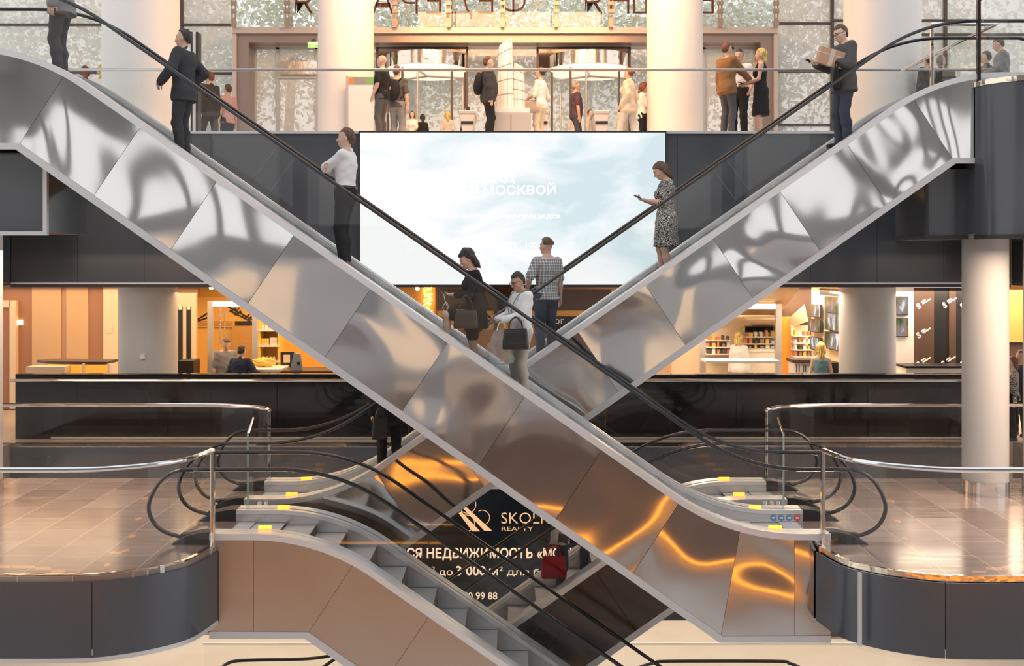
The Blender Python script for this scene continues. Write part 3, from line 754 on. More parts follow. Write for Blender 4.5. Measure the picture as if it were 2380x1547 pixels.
text_obj('EXIT', 'lettering', M['exit_text'], (PX(728, 28.4), 28.396, PZ(108.5, 28.4)), .05, sg, bold=.02)
# mirrored name outside, seen from behind
M['letter_red'] = mat('letter_rust', (.20, .05, .02), .6)
ns = thing('name_sign', 'row of tall rust coloured letters outside the glass above the entrance, seen from behind', 'sign')
for ch, x in zip('ЯИЦАРЕДЕФ', (705, 762, 826, 890, 953, 1009, 1068, 1130, 1193)):
    text_obj(ch, 'letter', M['letter_red'], (PX(x, 30.2), 30.2, PZ(33, 30.2)), .74, ns, mirror=True, bold=-.018, ext=.05)
for ch, x in zip('ЯНШАБ', (1378, 1440, 1502, 1568, 1640)):
    text_obj(ch, 'letter', M['letter_red'], (PX(x, 30.2), 30.2, PZ(33, 30.2)), .74, ns, mirror=True, bold=-.018, ext=.05)
# hanging rods in front of the upper glass
M['rod'] = mat('rod_bronze', (.42, .32, .26), .4, .5)
for i, x in enumerate([543, 667, 918, 1043, 1168, 1293, 1420, 1674, 1804]):
    g = thing('hanging_rod', 'steel rod hanging above the portal, %s counted from the exit sign side' % ['first', 'second', 'third', 'fourth', 'fifth', 'sixth', 'seventh', 'eighth', 'ninth'][i], 'rod', group='hanging rods above the portal')
    d = 28.2
    mb = MB()
    for dx in (-.045, .045): mb.tube([P(x, -80, d) + Vector((dx, 0, 0)), P(x, 44, d) + Vector((dx, 0, 0))], .018, 6)
    mb.build('rod', M['rod'], g, smooth=True)
    mb = MB(); p = P(x, 54, d); mb.prism_xz([(p.x - .05, p.z + .14), (p.x + .05, p.z + .14), (p.x + .075, p.z), (p.x + .045, p.z - .11), (p.x - .045, p.z - .11), (p.x - .075, p.z)], d - .04, d + .04)
    mb.build('fork', M['rod'], g)
    for yy in (8, 26):
        pp = P(x, yy, d); mb = MB(); mb.box(pp.x - .075, pp.x + .075, d - .035, d + .035, pp.z - .05, pp.z + .05); mb.build('clamp', M['rod'], g)
# outside: pale ground and trees
mb = MB(); mb.box(-40, 40, 31.5, 70, 5.3, 5.6); tag(mb.build('ground', mat('outside_paving', (.80, .76, .70), .7)), kind='structure')
M['leaf'] = mat('pale_leaf', (.50, .58, .38), .6); add_colour_noise(M['leaf'], (.70, .75, .60), (.96, .96, .90), 1.3, 4, lo=.35, hi=.65)  # leaf colour bleached to stand in for sun and overexposure
M['bark'] = mat('bark', (.55, .50, .45), .8)
def crown_mesh(seed):
    rg = np.random.default_rng(seed); n = 5200
    cl = rg.normal(size=(16, 3)) * np.array([1.5, 1.1, 2.0]) + np.array([0, 0, 4.9])
    c = cl[rg.integers(0, 16, n)] + rg.normal(size=(n, 3)) * .75
    a = rg.normal(size=(n, 3)); a /= np.linalg.norm(a, axis=1)[:, None]; b = np.cross(a, rg.normal(size=(n, 3))); b /= np.linalg.norm(b, axis=1)[:, None]
    s = rg.uniform(.06, .13, n)[:, None]
    v = np.stack([c - a * s, c + b * s * .55, c + a * s, c - b * s * .55], 1).reshape(-1, 3)
    me = bpy.data.meshes.new('crown'); me.from_pydata(v.tolist(), [], [(4 * i, 4 * i + 1, 4 * i + 2, 4 * i + 3) for i in range(n)])
    me.materials.append(M['leaf']); return me
CR = [crown_mesh(k) for k in range(3)]
tm = MB(); tm.tube([(0, 0, 0), (.06, 0, 1.6), (-.04, .05, 3.4), (.03, 0, 5.2)], [.17, .14, .11, .05], 8); TR = tm.build('trunk', M['bark'], smooth=True)
tr_me = TR.data; bpy.data.objects.remove(TR)
spots = [(-15.2, 36, 'at the open end beyond the suited man'), (-11.0, 39, 'seen past the wide column beside the suited man'), (-7.2, 35, 'behind the side door with the exit sign'), (-3.6, 38.5, 'behind the first revolving door'), (-.6, 36, 'behind the tower model'), (2.8, 39, 'behind the second revolving door'), (6.3, 35.5, 'behind the three people talking'), (9.4, 38, 'behind the man with the box'), (12.6, 36, 'past the wide column beside the man with the box'), (16.2, 39, 'behind the upper landing with the curved railing')]
for i, (x, y, lb) in enumerate(spots):
    t = thing('tree', 'pale leafy tree outside the entrance, ' + lb, 'tree', (x, y, 5.6), rz=i * 1.7, group='trees outside the entrance')
    t.scale = (1.15, 1.15, 1.0 + .12 * (i % 3))
    for nm, me in (('crown', CR[i % 3]), ('trunk', tr_me)):
        o = bpy.data.objects.new(nm, me); COL.objects.link(o); o.parent = t

# ------------------------------------------------------------------ things standing in the upper hall
M['model_white'] = mat('model_white', (.88, .86, .83), .3); M['model_line'] = mat('model_line', (.30, .25, .22), .4)
D = 22.6
tw = thing('tower_model', 'white architectural model of two towers, the taller with a slanted top, on a grey pedestal', 'model')
def tower(x0, x1, ytop, slant, nm):
    X0, X1 = PX(x0, D), PX(x1, D); zb, zt = PZ(250, D), PZ(ytop, D); rx = (X1 - X0) / 2; cx_ = (X0 + X1) / 2
    n = 28; vs = []; lv = 14
    for i in range(lv + 1):
        f_ = i / lv
        for kk in range(n):
            a = 2 * math.pi * kk / n; c, s = math.cos(a), math.sin(a)
            rr = rx * (1 - .26 * f_ ** 2)
            top = zt + slant * c * .5 - abs(slant) * .5
            vs.append((cx_ + rr * c * (1 if abs(c) < .9 else 1) - slant * .04 * f_, D + .25 + rr * .8 * s, zb + (top - zb) * f_))
    fs = [(i * n + kk, i * n + (kk + 1) % n, (i + 1) * n + (kk + 1) % n, (i + 1) * n + kk) for i in range(lv) for kk in range(n)]
    fs += [tuple(range(n)), tuple(range(lv * n, lv * n + n))]
    mb = MB(); mb.add(vs, fs); t = mb.build(nm, M['model_white'], tw, smooth=True)
    bands = MB()
    for i in (0, 3, 6, 9, 12):
        ring = [Vector(v) for v in vs[i * n:(i + 1) * n]]; bands.tube([p + (p - Vector((cx_, D + .25, p.z))).normalized() * .002 for p in ring] + [ring[0]], .006, 4)
    for kk in range(14, 28, 2): bands.tube([vs[i * n + kk] for i in range(lv + 1)], .003, 4)
    bands.build('facade_lines', M['model_line'], t)
tower(1155, 1196, 82, .18, 'tall_tower'); tower(1190, 1221, 140, -.12, 'short_tower')
pbox('base_plate', M['model_white'], 1142, 1232, 250, 262, D - .2, .9, tw, bevel=.01)
pb = bx(MB(), 1141, 1234, 262, 318, D - .22, .95).build('pedestal', mat('pedestal_grey', (.50, .47, .45), .5), tw, bevel=.012)
pbox('door_gap', M['fascia_seam'], 1187, 1188.2, 266, 316, D - .226, .01, tw)
for i, (x, lb) in enumerate(((1086, 'beside the tower model, in front of the first revolving door'), (1258, 'between the tower model and the man in a polo shirt'), (1398, 'behind the man in a dark polo shirt'))):
    g = thing('speed_gate', 'pale grey entry gate ' + lb, 'gate', group='entry gates in the hall'); d = 24.2; c = PX(x, d)
    mb = MB(); mb.prism_xz([(c - .16, 5.9), (c + .16, 5.9), (c + .12, 6.35), (c + .17, 6.75), (c - .17, 6.75), (c - .12, 6.35)], d, d + 1.1); mb.build('housing', M['silver_paint'], g, bevel=.015)
    mb = MB(); mb.box(c - .19, c + .19, d - .02, d + 1.12, 6.75, 6.82); mb.build('top', M['alu'], g, bevel=.01)
    mb = MB(); mb.box(c - .14, c + .14, d - .026, d - .002, 6.52, 6.58); mb.build('indicator', M['black'], g)
    mb = MB(); mb.box(c + .19, c + .62, d + .5, d + .515, 6.05, 6.72); mb.build('wing', M['window_glass'], g)
D = 23.0
st = thing('poster_stand', 'white poster stand with a coloured top stripe behind a person in a dark suit', 'stand')
pbox('board', M['white'], 808, 872, 178, 336, D, .08, st); pbox('frame', M['alu'], 804, 809, 176, 336, D - .02, .12, st); pbox('frame', M['alu'], 871, 876, 176, 336, D - .02, .12, st)
pbox('stripe', mat('stripe_orange', (.85, .25, .05), .5), 811, 822, 179, 195, D - .012, .01, st); pbox('stripe', mat('stripe_grey', (.30, .29, .27), .5), 822, 852, 179, 195, D - .012, .01, st); pbox('stripe', mat('stripe_green', (.22, .42, .12), .5), 852, 870, 179, 195, D - .012, .01, st)
bn = thing('bollard_lamp', 'slim dark and white pillar standing behind the suited man on the escalator', 'pillar'); D = 22.2
pbox('shaft', M['white'], 446, 456, 74, 330, D, .2, bn); pbox('edge', M['black'], 443, 447, 74, 330, D - .02, .24, bn); pbox('edge', M['black'], 455, 460, 74, 330, D - .02, .24, bn)

# ------------------------------------------------------------------ shops of the middle level: walls
M['warm_brown'] = mat('bronze_panel', (.46, .27, .15), .35, spec=.4); M['warm_tan'] = mat('tan_panel', (.60, .38, .20), .4); M['reddish'] = mat('red_brown_panel', (.36, .17, .09), .4)
M['beige_panel'] = mat('beige_panel', (.78, .60, .40), .5); M['ochre'] = mat('ochre_wall', (.78, .42, .08), .55); M['ochre_dark'] = mat('ochre_dark', (.50, .26, .06), .5)
M['yellow'] = mat('yellow_wood', (.90, .62, .12), .45); M['white_lit'] = mat('lit_header', (1, .9, .78), .5, emit=.8, ecol=(1, .86, .68)); M['shop_white'] = mat('shop_white', (.86, .78, .70), .4)
M['dark_strip'] = mat('dark_glass_strip', (.03, .028, .028), .15); M['near_black'] = mat('near_black', (.010, .009, .008), .35); M['dark_brown'] = mat('dark_brown_wall', (.07, .035, .02), .5)
DB = 25.0
mb = MB(); bx(mb, -60, 100, 640, 950, DB, .2); bx(mb, 205, 240, 640, 950, DB, .2); tag(mb.build('wall_left', M['reddish']), kind='structure')
mb = MB(); bx(mb, 74, 142, 640, 950, DB - .03, .2); bx(mb, 154, 205, 640, 950, DB - .03, .2); tag(mb.build('wall_left_panel', M['warm_tan']), kind='structure')
mb = MB(); bx(mb, 142, 154, 640, 950, DB, .2); tag(mb.build('wall_left_strip', M['warm_brown']), kind='structure')
mb = MB(); bx(mb, 240, 300, 640, 950, DB - .06, .2); tag(mb.build('wall_left_pale', M['beige_panel']), kind='structure')
mb = MB(); bx(mb, 400, 460, 640, 690, DB, .2); tag(mb.build('wall_lift', M['reddish']), kind='structure')
mb = MB(); bx(mb, 458, 920, 640, 950, DB + .8, .2); tag(mb.build('wall_shop', M['ochre']), kind='structure')
mb = MB(); bx(mb, 900, 1560, 640, 950, DB + .4, .2); tag(mb.build('wall_middle', M['warm_brown']), kind='structure')
d1 = thing('door_3', None, None, kind='structure'); pbox('frame', M['beige_panel'], 22, 36, 698, 950, DB - .15, .15, d1); pbox('frame', M['beige_panel'], -40, 24, 698, 714, DB - .15, .15, d1); pbox('leaf', M['reddish'], -40, 22, 714, 950, DB - .1, .06, d1)
es = thing('emergency_light', 'small lit white emergency lamp beside the door frame on the brown shop wall', 'lamp'); pbox('lens', mat('lamp_lens', (1, 1, .7), .5, emit=1.1, ecol=(1, .98, .62)), 36, 51, 743, 755, DB - .06, .05, es)
single('wall_plate', M['beige_panel'], 247, 260, 760, 773, DB - .08, .02, 'small square plate on the pale panel beside the white column', 'plate')
p = P(330, 829, 21.36); mb = MB(); mb.box(p.x - .04, p.x + .04, 21.36, 21.44, p.z - .05, p.z + .05); tag(mb.build('wall_switch', M['white'], bevel=.006), 'small white switch box on the white column beside the reception desk', 'switch')
# reception desk
rd = thing('reception_desk', 'curved reception desk with a dark top and a glowing orange front', 'desk'); D = 22.6
tp = catmull([(PX(72, D), 22.9), (PX(110, D), 22.62), (PX(170, D), 22.5), (PX(254, D), 22.45)], 6)
mb = MB(); mb.prism_xy([tuple(p[:2]) for p in tp] + [(PX(254, D), 23.1), (PX(100, D), 23.2)], PZ(845, D), PZ(839, D)); mb.build('desk_top', M['dark_brown'], rd)
M['orange_glow'] = mat('orange_lit_front', (.95, .50, .08), .4, emit=.35, ecol=(1, .45, .03))
mb = MB(); mb.wall_xy([tuple(p[:2]) for p in tp[6:]], 0, PZ(846, D), .05); mb.build('front_panel', M['orange_glow'], rd)
for x in (192, 252): pbox('divider', M['shop_white'], x - 1.5, x + 1.5, 845, 960, D - .22, .2, rd)
pbox('side_box', M['beige_panel'], 60, 150, 852, 960, D - .4, .35, rd)
# lift door
lf = thing('door_4', None, None, kind='structure')
pbox('frame', M['beige_panel'], 408, 456, 680, 950, DB - .1, .1, lf)
for x0 in (414, 433): 
    g = pbox('dark_strip', M['dark_strip'], x0, x0 + 10, 712, 838, DB - .12, .02, lf); pbox('badge', M['shop_white'], x0 + 1, x0 + 9, 713, 719, DB - .124, .004, g)
single('low_cabinet', M['near_black'], 413, 449, 838, 990, 22.75, .5, 'black low cabinet beside the white column in front of the lift door', 'cabinet', bevel=.01)
# shop with the counter on the left
fr = thing('door_5', None, None, kind='structure')
for x0, x1 in ((482, 494), (586, 597)): pbox('jamb', M['alu'], x0, x1, 700, 950, 23.6, .12, fr)
pbox('header', M['white_lit'], 494, 586, 700, 712, 23.6, .12, fr)
for x in (512, 522): pbox('pull_bar', M['gold_trim'], x - 1, x + 1, 714, 800, 23.52, .02, fr)
pbox('glass_pane', M['window_glass'], 494, 586, 712, 950, 23.66, .015, fr)
wp = thing('wall_picture', 'ochre wall picture with a dark drawing of cranes above a dark band', 'picture')
pbox('canvas', M['ochre'], 456, 588, 690, 760, DB + .74, .04, wp); pbox('dark_band', M['near_black'], 546, 586, 746, 756, DB + .72, .02, wp); pbox('dark_band', M['ochre_dark'], 456, 540, 746, 756, DB + .72, .02, wp)
ln = MB(); rg = random.Random(3); d = DB + .73
for a, b in (((530, 712), (586, 742)), ((534, 722), (586, 748)), ((536, 716), (548, 732)), ((548, 732), (560, 722)), ((560, 724), (568, 740)), ((568, 740), (580, 730)), ((545, 715), (556, 728)), ((556, 715), (545, 730)), ((460, 742), (482, 728)), ((460, 746), (482, 738)), ((575, 745), (585, 735))): ln.tube([P(*a, d), P(*b, d)], .018, 5)
ln.build('drawing', M['near_black'], wp)
single('wall_panel', M['ochre_dark'], 540, 588, 758, 950, DB + .6, .1, 'brown panel on the back wall below the crane picture', 'panel')
sh = thing('shelving_unit', 'yellow shelving unit with white jars and boxes behind the shop counter', 'shelf'); D = 24.4
for x0 in (598, 645): pbox('upright', M['yellow'], x0, x0 + 7, 735, 970, D, .4, sh)
for y in (766, 802, 838): pbox('shelf_board', M['shop_white'], 600, 650, y, y + 4, D - .02, .42, sh)
pbox('back_panel', M['ochre'], 600, 650, 735, 960, D + .4, .03, sh)
def jar(x, y, d, r, h, m, lb, grp):
    p = P(x, y, d); g = thing('jar', lb, 'jar', group=grp)
    mb = MB(); mb.lathe([(r * .8, p.z), (r, p.z + .02), (r, p.z + h * .75), (r * .7, p.z + h * .85)], p.x, d, 14); mb.build('body', m, g, smooth=True)
    mb = MB(); mb.lathe([(r * .74, p.z + h * .85), (r * .74, p.z + h)], p.x, d, 14); mb.build('lid', M['yellow'], g, smooth=True)
for i, x in enumerate((610, 620, 630)): jar(x, 766, D + .12, .045, .12, M['shop_white'], 'white jar on the top shelf of the yellow unit, %s from the door side' % ['first', 'second', 'third'][i], 'jars on the yellow shelves')
for i, x in enumerate((605, 613, 621, 629, 637)): jar(x, 838, D + .1, .033, .10, M['shop_white'], 'small white jar, %s from the door on the lowest visible yellow shelf' % ['first', 'second', 'third', 'fourth', 'fifth'][i], 'jars on the yellow shelves')
for i, (x0, x1, y0, y1, m) in enumerate(((602, 625, 786, 794, 'yellow'), (602, 625, 794, 802, 'yellow'), (627, 644, 784, 793, 'shop_white'), (627, 644, 793, 802, 'shop_white'))):
    single('carton', M[m], x0, x1, y0 + .4, y1, D + .05, .25, ['upper yellow carton of the pair on the middle shelf', 'lower yellow carton of the pair on the middle shelf', 'upper white carton of the pair on the middle shelf', 'lower white carton of the pair on the middle shelf'][i], 'carton', 'cartons on the yellow shelves', bevel=.004)
def counter(name, lb, x0, x1, yt, d, dep, top, body, glass=False):
    g = thing(name, lb, 'counter'); z = PZ(yt, d)
    mb = MB(); mb.box(PX(x0, d), PX(x1, d), d, d + dep, z - .05, z); mb.build('counter_top', top, g, bevel=.006)
    if glass:
        mb = MB(); mb.box(PX(x0, d) + .02, PX(x1, d) - .02, d + .02, d + dep - .02, .62, z - .05); mb.build('glass_case', M['window_glass'], g)
        mb = MB(); mb.box(PX(x0, d), PX(x1, d), d, d + dep, 0, .62); mb.build('plinth', body, g)
    else:
        mb = MB(); mb.box(PX(x0, d) + .03, PX(x1, d) - .03, d + .03, d + dep - .03, 0, z - .05); mb.build('body', body, g)
    return g
counter('glass_counter', 'pale glass topped shop counter in front of the man in a navy jacket', 572, 652, 858, 22.5, .9, M['shop_white'], M['beige_panel'], False)
counter('dark_counter', 'dark topped counter beside the photograph stand, at the edge of the near escalator', 655, 780, 862, 22.6, .9, M['dark_brown'], M['shop_white'])
pf = thing('photo_stand', 'small black photo stand with a pale picture, on the shop counter', 'picture'); pbox('board', M['near_black'], 652, 686, 818, 853.3, 23.4, .03, pf); pbox('picture', M['beige_panel'], 659, 674, 824, 842, 23.39, .01, pf)
cd = thing('counter_display', 'grey wedge shaped display with a small metal emblem on the counter', 'display'); mb = MB(); mb.prism_xz([(PX(675, 22.8), PZ(859.8, 22.8)), (PX(704, 22.8), PZ(859.8, 22.8)), (PX(698, 22.8), PZ(822, 22.8)), (PX(684, 22.8), PZ(819, 22.8))], 22.75, 22.85); mb.build('body', mat('slate_grey', (.30, .32, .34), .4), cd, bevel=.006)
pbox('emblem', M['chrome'], 691, 697, 841, 848, 22.74, .01, cd)
yb = MB(); c = P(610, 843, 22.95); rg = random.Random(5)
ico = bmesh.new(); bmesh.ops.create_icosphere(ico, subdivisions=3, radius=1)
for v in ico.verts:
    f_ = 1 + .16 * math.sin(v.co.x * 7 + 1) * math.cos(v.co.y * 6) + .10 * math.sin(v.co.z * 9 + v.co.x * 4)
    v.co = Vector((v.co.x * .24 * f_, v.co.y * .12 * f_, max(v.co.z, -.75) * .105 * f_))
yb.add([(v.co + Vector((c.x, c.y + .1, c.z))) for v in ico.verts], [tuple(v.index for v in f.verts) for f in ico.faces]); ico.free()
tag(yb.build('parcel', M['yellow'], smooth=True), 'crumpled yellow plastic parcel lying on the pale shop counter', 'parcel')
# pendant bulbs
for i, (x, y) in enumerate(((491, 668), (970, 670))):
    g = thing('pendant_lamp', 'small round glowing ceiling lamp ' + ('at the ceiling edge above the crane picture' if i == 0 else 'seen under the big screen behind the escalator glass'), 'lamp'); p = P(x, y, 23.2)
    mb = MB(); mb.lathe([(.001, p.z - .05), (.035, p.z - .035), (.05, p.z), (.035, p.z + .035), (.001, p.z + .05)], p.x, 23.2, 16, caps=False); mb.build('bulb', mat('bulb_glow', (1, .7, .3), .5, emit=9, ecol=(1, .66, .25)), g, smooth=True)
    mb = MB(); mb.tube([(p.x, 23.2, p.z + .045), (p.x, 23.2, 2.98)], .008, 6); mb.build('stem', M['black'], g)
# middle shop under the screen: orange wall, string of lights, dark windows
single('shop_partition', M['ochre'], 905, 1012, 660, 960, 24.6, .1, 'orange partition in the shop under the screen', 'partition')
lc = MB(); rg = random.Random(9); d = 24.49
ic = bmesh.new(); bmesh.ops.create_icosphere(ic, subdivisions=1, radius=.022)
for k in range(70):
    p = P(rg.uniform(984, 1004), rg.uniform(662, 722), d + rg.uniform(0, .1)); lc.add([v.co + p for v in ic.verts], [tuple(v.index for v in f.verts) for f in ic.faces])
ic.free(); o = lc.build('light_curtain', mat('fairy_lights', (1, .6, .1), .5, emit=4, ecol=(1, .62, .15))); tag(o, 'curtain of tiny golden lights hanging on the orange partition under the screen', 'lights', kind='stuff')
g = thing('shop_window', 'dark shop window with an orange sill behind the person in the white sweater', 'window'); pbox('pane', M['dark_brown'], 1016, 1420, 672, 722, 24.3, .05, g); pbox('sill', M['ochre'], 1016, 1420, 722, 765, 24.2, 1.2, g); pbox('mullion', M['near_black'], 1148, 1158, 668, 770, 24.15, .06, g)
for k_, x in enumerate((1168, 1182, 1196)):
    single('display_box', M['dark_brown'] if k_ != 1 else M['ochre_dark'], x, x + 10, 690 + 3 * k_, 722, 24.22, .07, 'small display box on the dark shop window sill, %s from the white sweater' % ['third', 'second', 'first'][k_], 'box', 'display boxes behind the escalator', bevel=.004)
gs = thing('shop_sign', 'dark shop sign with pale lettering seen through the escalator glass behind the man in white', 'sign'); pbox('board', M['near_black'], 1250, 1420, 735, 775, 24.14, .06, gs)
text_obj('color', 'lettering', M['shop_white'], (PX(1285, 24.14), 24.137, PZ(752, 24.14)), 18 * 24 / F, gs)

# ------------------------------------------------------------------ electronics shop on the right
DR = 26.2
mb = MB(); bx(mb, 1540, 1830, 640, 960, DR, .2); tag(mb.build('wall_electronics', mat('lit_cream_wall', (.92, .72, .50), .5)), kind='structure')
mb = MB(); mb.add([P(1640, 668, 21.6), P(1860, 668, 21.6), P(1808, 732, 26), P(1640, 732, 26)] + [P(1640, 664, 21.6), P(1860, 664, 21.6), P(1808, 728, 26), P(1640, 728, 26)], [(0, 1, 2, 3), (7, 6, 5, 4), (0, 4, 5, 1), (1, 5, 6, 2), (2, 6, 7, 3), (3, 7, 4, 0)])
tag(mb.build('ceiling_shop', mat('slatted_wood_ceiling', (.80, .56, .30), .5)), kind='structure')
mb = MB(); bx(mb, 1815, 1960, 640, 960, 25.0, .2); tag(mb.build('wall_right', M['dark_brown']), kind='structure')
fr = thing('door_6', None, None, kind='structure')
for x0, x1 in ((1628, 1640), (1804, 1817)): pbox('jamb', M['alu'], x0, x1, 706, 960, 23.6, .14, fr)
pbox('header', M['white_lit'], 1640, 1804, 706, 718, 23.6, .12, fr)
pbox('glass_pane', M['window_glass'], 1640, 1804, 718, 960, 23.66, .015, fr)
bk = thing('bulkhead', 'cream boxed bulkhead on the dark wall beside the television wall', 'bulkhead'); mb = MB()
mb.add([P(1832, 740, 24.9), P(1870, 706, 24.2), P(1879, 746, 24.2), P(1838, 762, 24.9), P(1832, 740, 24.99), P(1870, 706, 24.99), P(1879, 746, 24.99), P(1838, 762, 24.99)], [(0, 1, 2, 3), (7, 6, 5, 4), (0, 4, 5, 1), (1, 5, 6, 2), (2, 6, 7, 3), (3, 7, 4, 0)]); mb.build('body', M['beige_panel'], bk)
single('orange_pillar', mat('orange_paint', (.95, .30, .03), .5), 1817, 1842, 736, 960, 24.9, .08, 'orange pillar beside the steel door jamb of the electronics shop', 'pillar')
# television wall turned a little towards the aisle
tvw = MB(); a, b = P(1886, 700, 24.4), P(1962, 700, 22.7)
nx = (b - a).normalized(); 
tvw.add([(a.x, a.y, 0), (b.x, b.y, 0), (b.x, b.y, 2.97), (a.x, a.y, 2.9), (a.x + .1, a.y + .06, 0), (b.x + .1, b.y + .06, 0), (b.x + .1, b.y + .06, 2.97), (a.x + .1, a.y + .06, 2.9)], [(0, 1, 2, 3), (7, 6, 5, 4), (0, 4, 5, 1), (1, 5, 6, 2), (2, 6, 7, 3), (3, 7, 4, 0)])
tag(tvw.build('wall_television', mat('tv_wall_cream', (.90, .68, .42), .5)), kind='structure')
def tv_mat(seed):
    m = bpy.data.materials.new('tv_picture'); m.use_nodes = True; n, l, b = nodes(m)
    t = n.new('ShaderNodeTexCoord'); mp = n.new('ShaderNodeMapping'); mp.inputs['Location'].default_value = (seed * 3.1, seed, seed * 1.7); mp.inputs['Scale'].default_value = (1, 1, .45)
    nz = n.new('ShaderNodeTexNoise'); nz.inputs['Scale'].default_value = 5; nz.inputs['Detail'].default_value = 5
    r = n.new('ShaderNodeValToRGB'); E = r.color_ramp.elements; E[0].position = .38; E[0].color = (.01, .015, .01, 1); E[1].position = .66; E[1].color = (.60, .66, .66, 1)
    for po, c in ((.45, (.05, .10, .03, 1)), (.51, (.22, .12, .07, 1)), (.58, (.16, .15, .18, 1))): k_ = E.new(po); k_.color = c
    l.new(t.outputs['Object'], mp.inputs[0]); l.new(mp.outputs[0], nz.inputs[0]); l.new(nz.outputs[0], r.inputs[0])
    l.new(r.outputs[0], b.inputs['Emission Color']); b.inputs['Emission Strength'].default_value = .9; b.inputs['Base Color'].default_value = (.02, .02, .02, 1); b.inputs['Roughness'].default_value = .2
    return m
TVM = [tv_mat(k) for k in range(3)]
def tv_on(name_pt, wdt, hgt, rz, m, lb, grp):
    g = thing('television', lb, 'television', name_pt, rz, grp)
    mb = MB(); mb.box(-wdt / 2, wdt / 2, -.06, 0, -hgt / 2, hgt / 2); mb.build('bezel', M['black'], g, bevel=.008)
    mb = MB(); mb.box(-wdt / 2 + .015, wdt / 2 - .015, -.064, -.058, -hgt / 2 + .015, hgt / 2 - .015); mb.build('screen', m, g)
rz = math.atan2(nx.y, nx.x)
rows = ['top row', 'middle row', 'bottom row']
for r_, (yy0, yy1) in enumerate(((704, 728), (755, 757), (795, 790))):
    for c_, (f_, y_) in enumerate(((.22, (722, 757, 798)[r_]), (.74, (708, 748, 792)[r_]))):
        p = a.lerp(b, f_); p.y -= .05; p.x -= .03
        p.z = PZ(y_, p.y)
        tv_on(p, .56 if c_ == 0 else .78, .29 if c_ == 0 else .37, rz, TVM[(r_ + c_) % 3], 'television showing rocky scenery, %s, %s the round shop column' % (rows[r_], 'farther from' if c_ == 0 else 'next to'), 'televisions on the cream wall')
lt = thing('wall_sign', 'dark strip with pale capital lettering at the top of the television wall', 'sign', a.lerp(b, .66) + Vector((-.05, -.03, PZ(683, 23.3) - PZ(700, 24.4))), rz)
mb = MB(); mb.box(-.55, .55, -.02, 0, -.07, .07); mb.build('board', M['near_black'], lt); text_obj('ANDERSEN', 'lettering', M['shop_white'], (0.25, -.022, -.03), .07, lt, bold=.02)
for k_, (y_, lb) in enumerate(((710, 'upper'), (760, 'lower'))):
    tv_on(P(2094, y_, 22.7), .27, .40, 0, TVM[k_], '%s narrow television between the round shop column and the pale post' % lb, 'televisions beside the pale post')
mb = MB(); bx(mb, 2078, 2124, 668, 960, 22.7, .1); tag(mb.build('wall_post', M['shop_white']), kind='structure')
# black logo wall
lw = thing('logo_wall', 'black wall with repeated slanted white logos beside the pale post', 'wall panel'); D = 23.0
pbox('panel', M['dark_brown'], 2124, 2171, 668, 960, D, .08, lw); pbox('panel', M['near_black'], 2171, 2206, 668, 960, D + .03, .08, lw); pbox('panel', M['dark_brown'], 2206, 2222, 668, 960, D, .08, lw); pbox('panel', M['near_black'], 2222, 2300, 668, 960, D + .03, .08, lw)
for x, y in ((2138, 711), (2198, 709), (2138, 779), (2138, 847), (2196, 845), (2240, 711), (2240, 846)):
    rt = (R(90), R(-32), 0)
    text_obj('S', 'logo', M['shop_white'], (PX(x, D), D - .004, PZ(y + 5, D)), .12, lw, bold=.05, rot=rt)
    for (u0, u1, v) in ((7, 19, 4.5), (8, 30, -.5)):
        px_ = [(x + uu * math.cos(R(32)) + vv * -math.sin(R(32)), y - uu * math.sin(R(32)) - vv * math.cos(R(32))) for uu, vv in ((u0, v), (u1, v), (u1, v + 3.2), (u0, v + 3.2))]
        mb = MB(); mb.prism_xz([(PX(i_, D), PZ(j_, D)) for i_, j_ in px_], D - .005, D - .001); mb.build('logo_bar', M['shop_white'], lw)
wc = counter('display_counter', 'white display counter with a dark top edge in front of the logo wall', 2105, 2300, 850, 22.0, .6, M['near_black'], M['shop_white'])
single('glass_box', M['window_glass'], 2082, 2105, 845, 900, 22.0, .3, 'small clear glass box between the round shop column and the white display counter', 'case')
single('floor_unit', M['near_black'], 1914, 1952, 842, 975, 22.5, .4, 'black low unit between the blonde woman in teal and the round shop column', 'cabinet', bevel=.01)
wt = thing('white_goods', 'white appliance with dark slots on its front beside the blonde woman in teal', 'appliance'); pbox('body', M['shop_white'], 1846, 1912, 842, 970, 22.9, .5, wt, bevel=.01); pbox('top', M['dark_brown'], 1842, 1912, 836, 842, 22.85, .55, wt)
for x in (1851, 1857, 1867, 1872): pbox('slot', M['dark_strip'], x, x + 1.6, 847, 864, 22.89, .015, wt)
counter('glass_counter', 'long low glass topped counter in front of the blonde woman in white', 1640, 1812, 838, 22.3, .6, M['shop_white'], M['shop_white'], True)
counter('shop_table', 'white product table deep inside the electronics shop behind the blonde woman in white', 1722, 1806, 812, 25.0, .6, M['shop_white'], M['shop_white'])
pal = [mat('goods_%d' % k_, c_, .5) for k_, c_ in enumerate(((.75, .80, .85), (.9, .55, .1), (.08, .07, .06), (.7, .25, .12), (.92, .88, .8), (.35, .22, .14)))]
rg = random.Random(21)
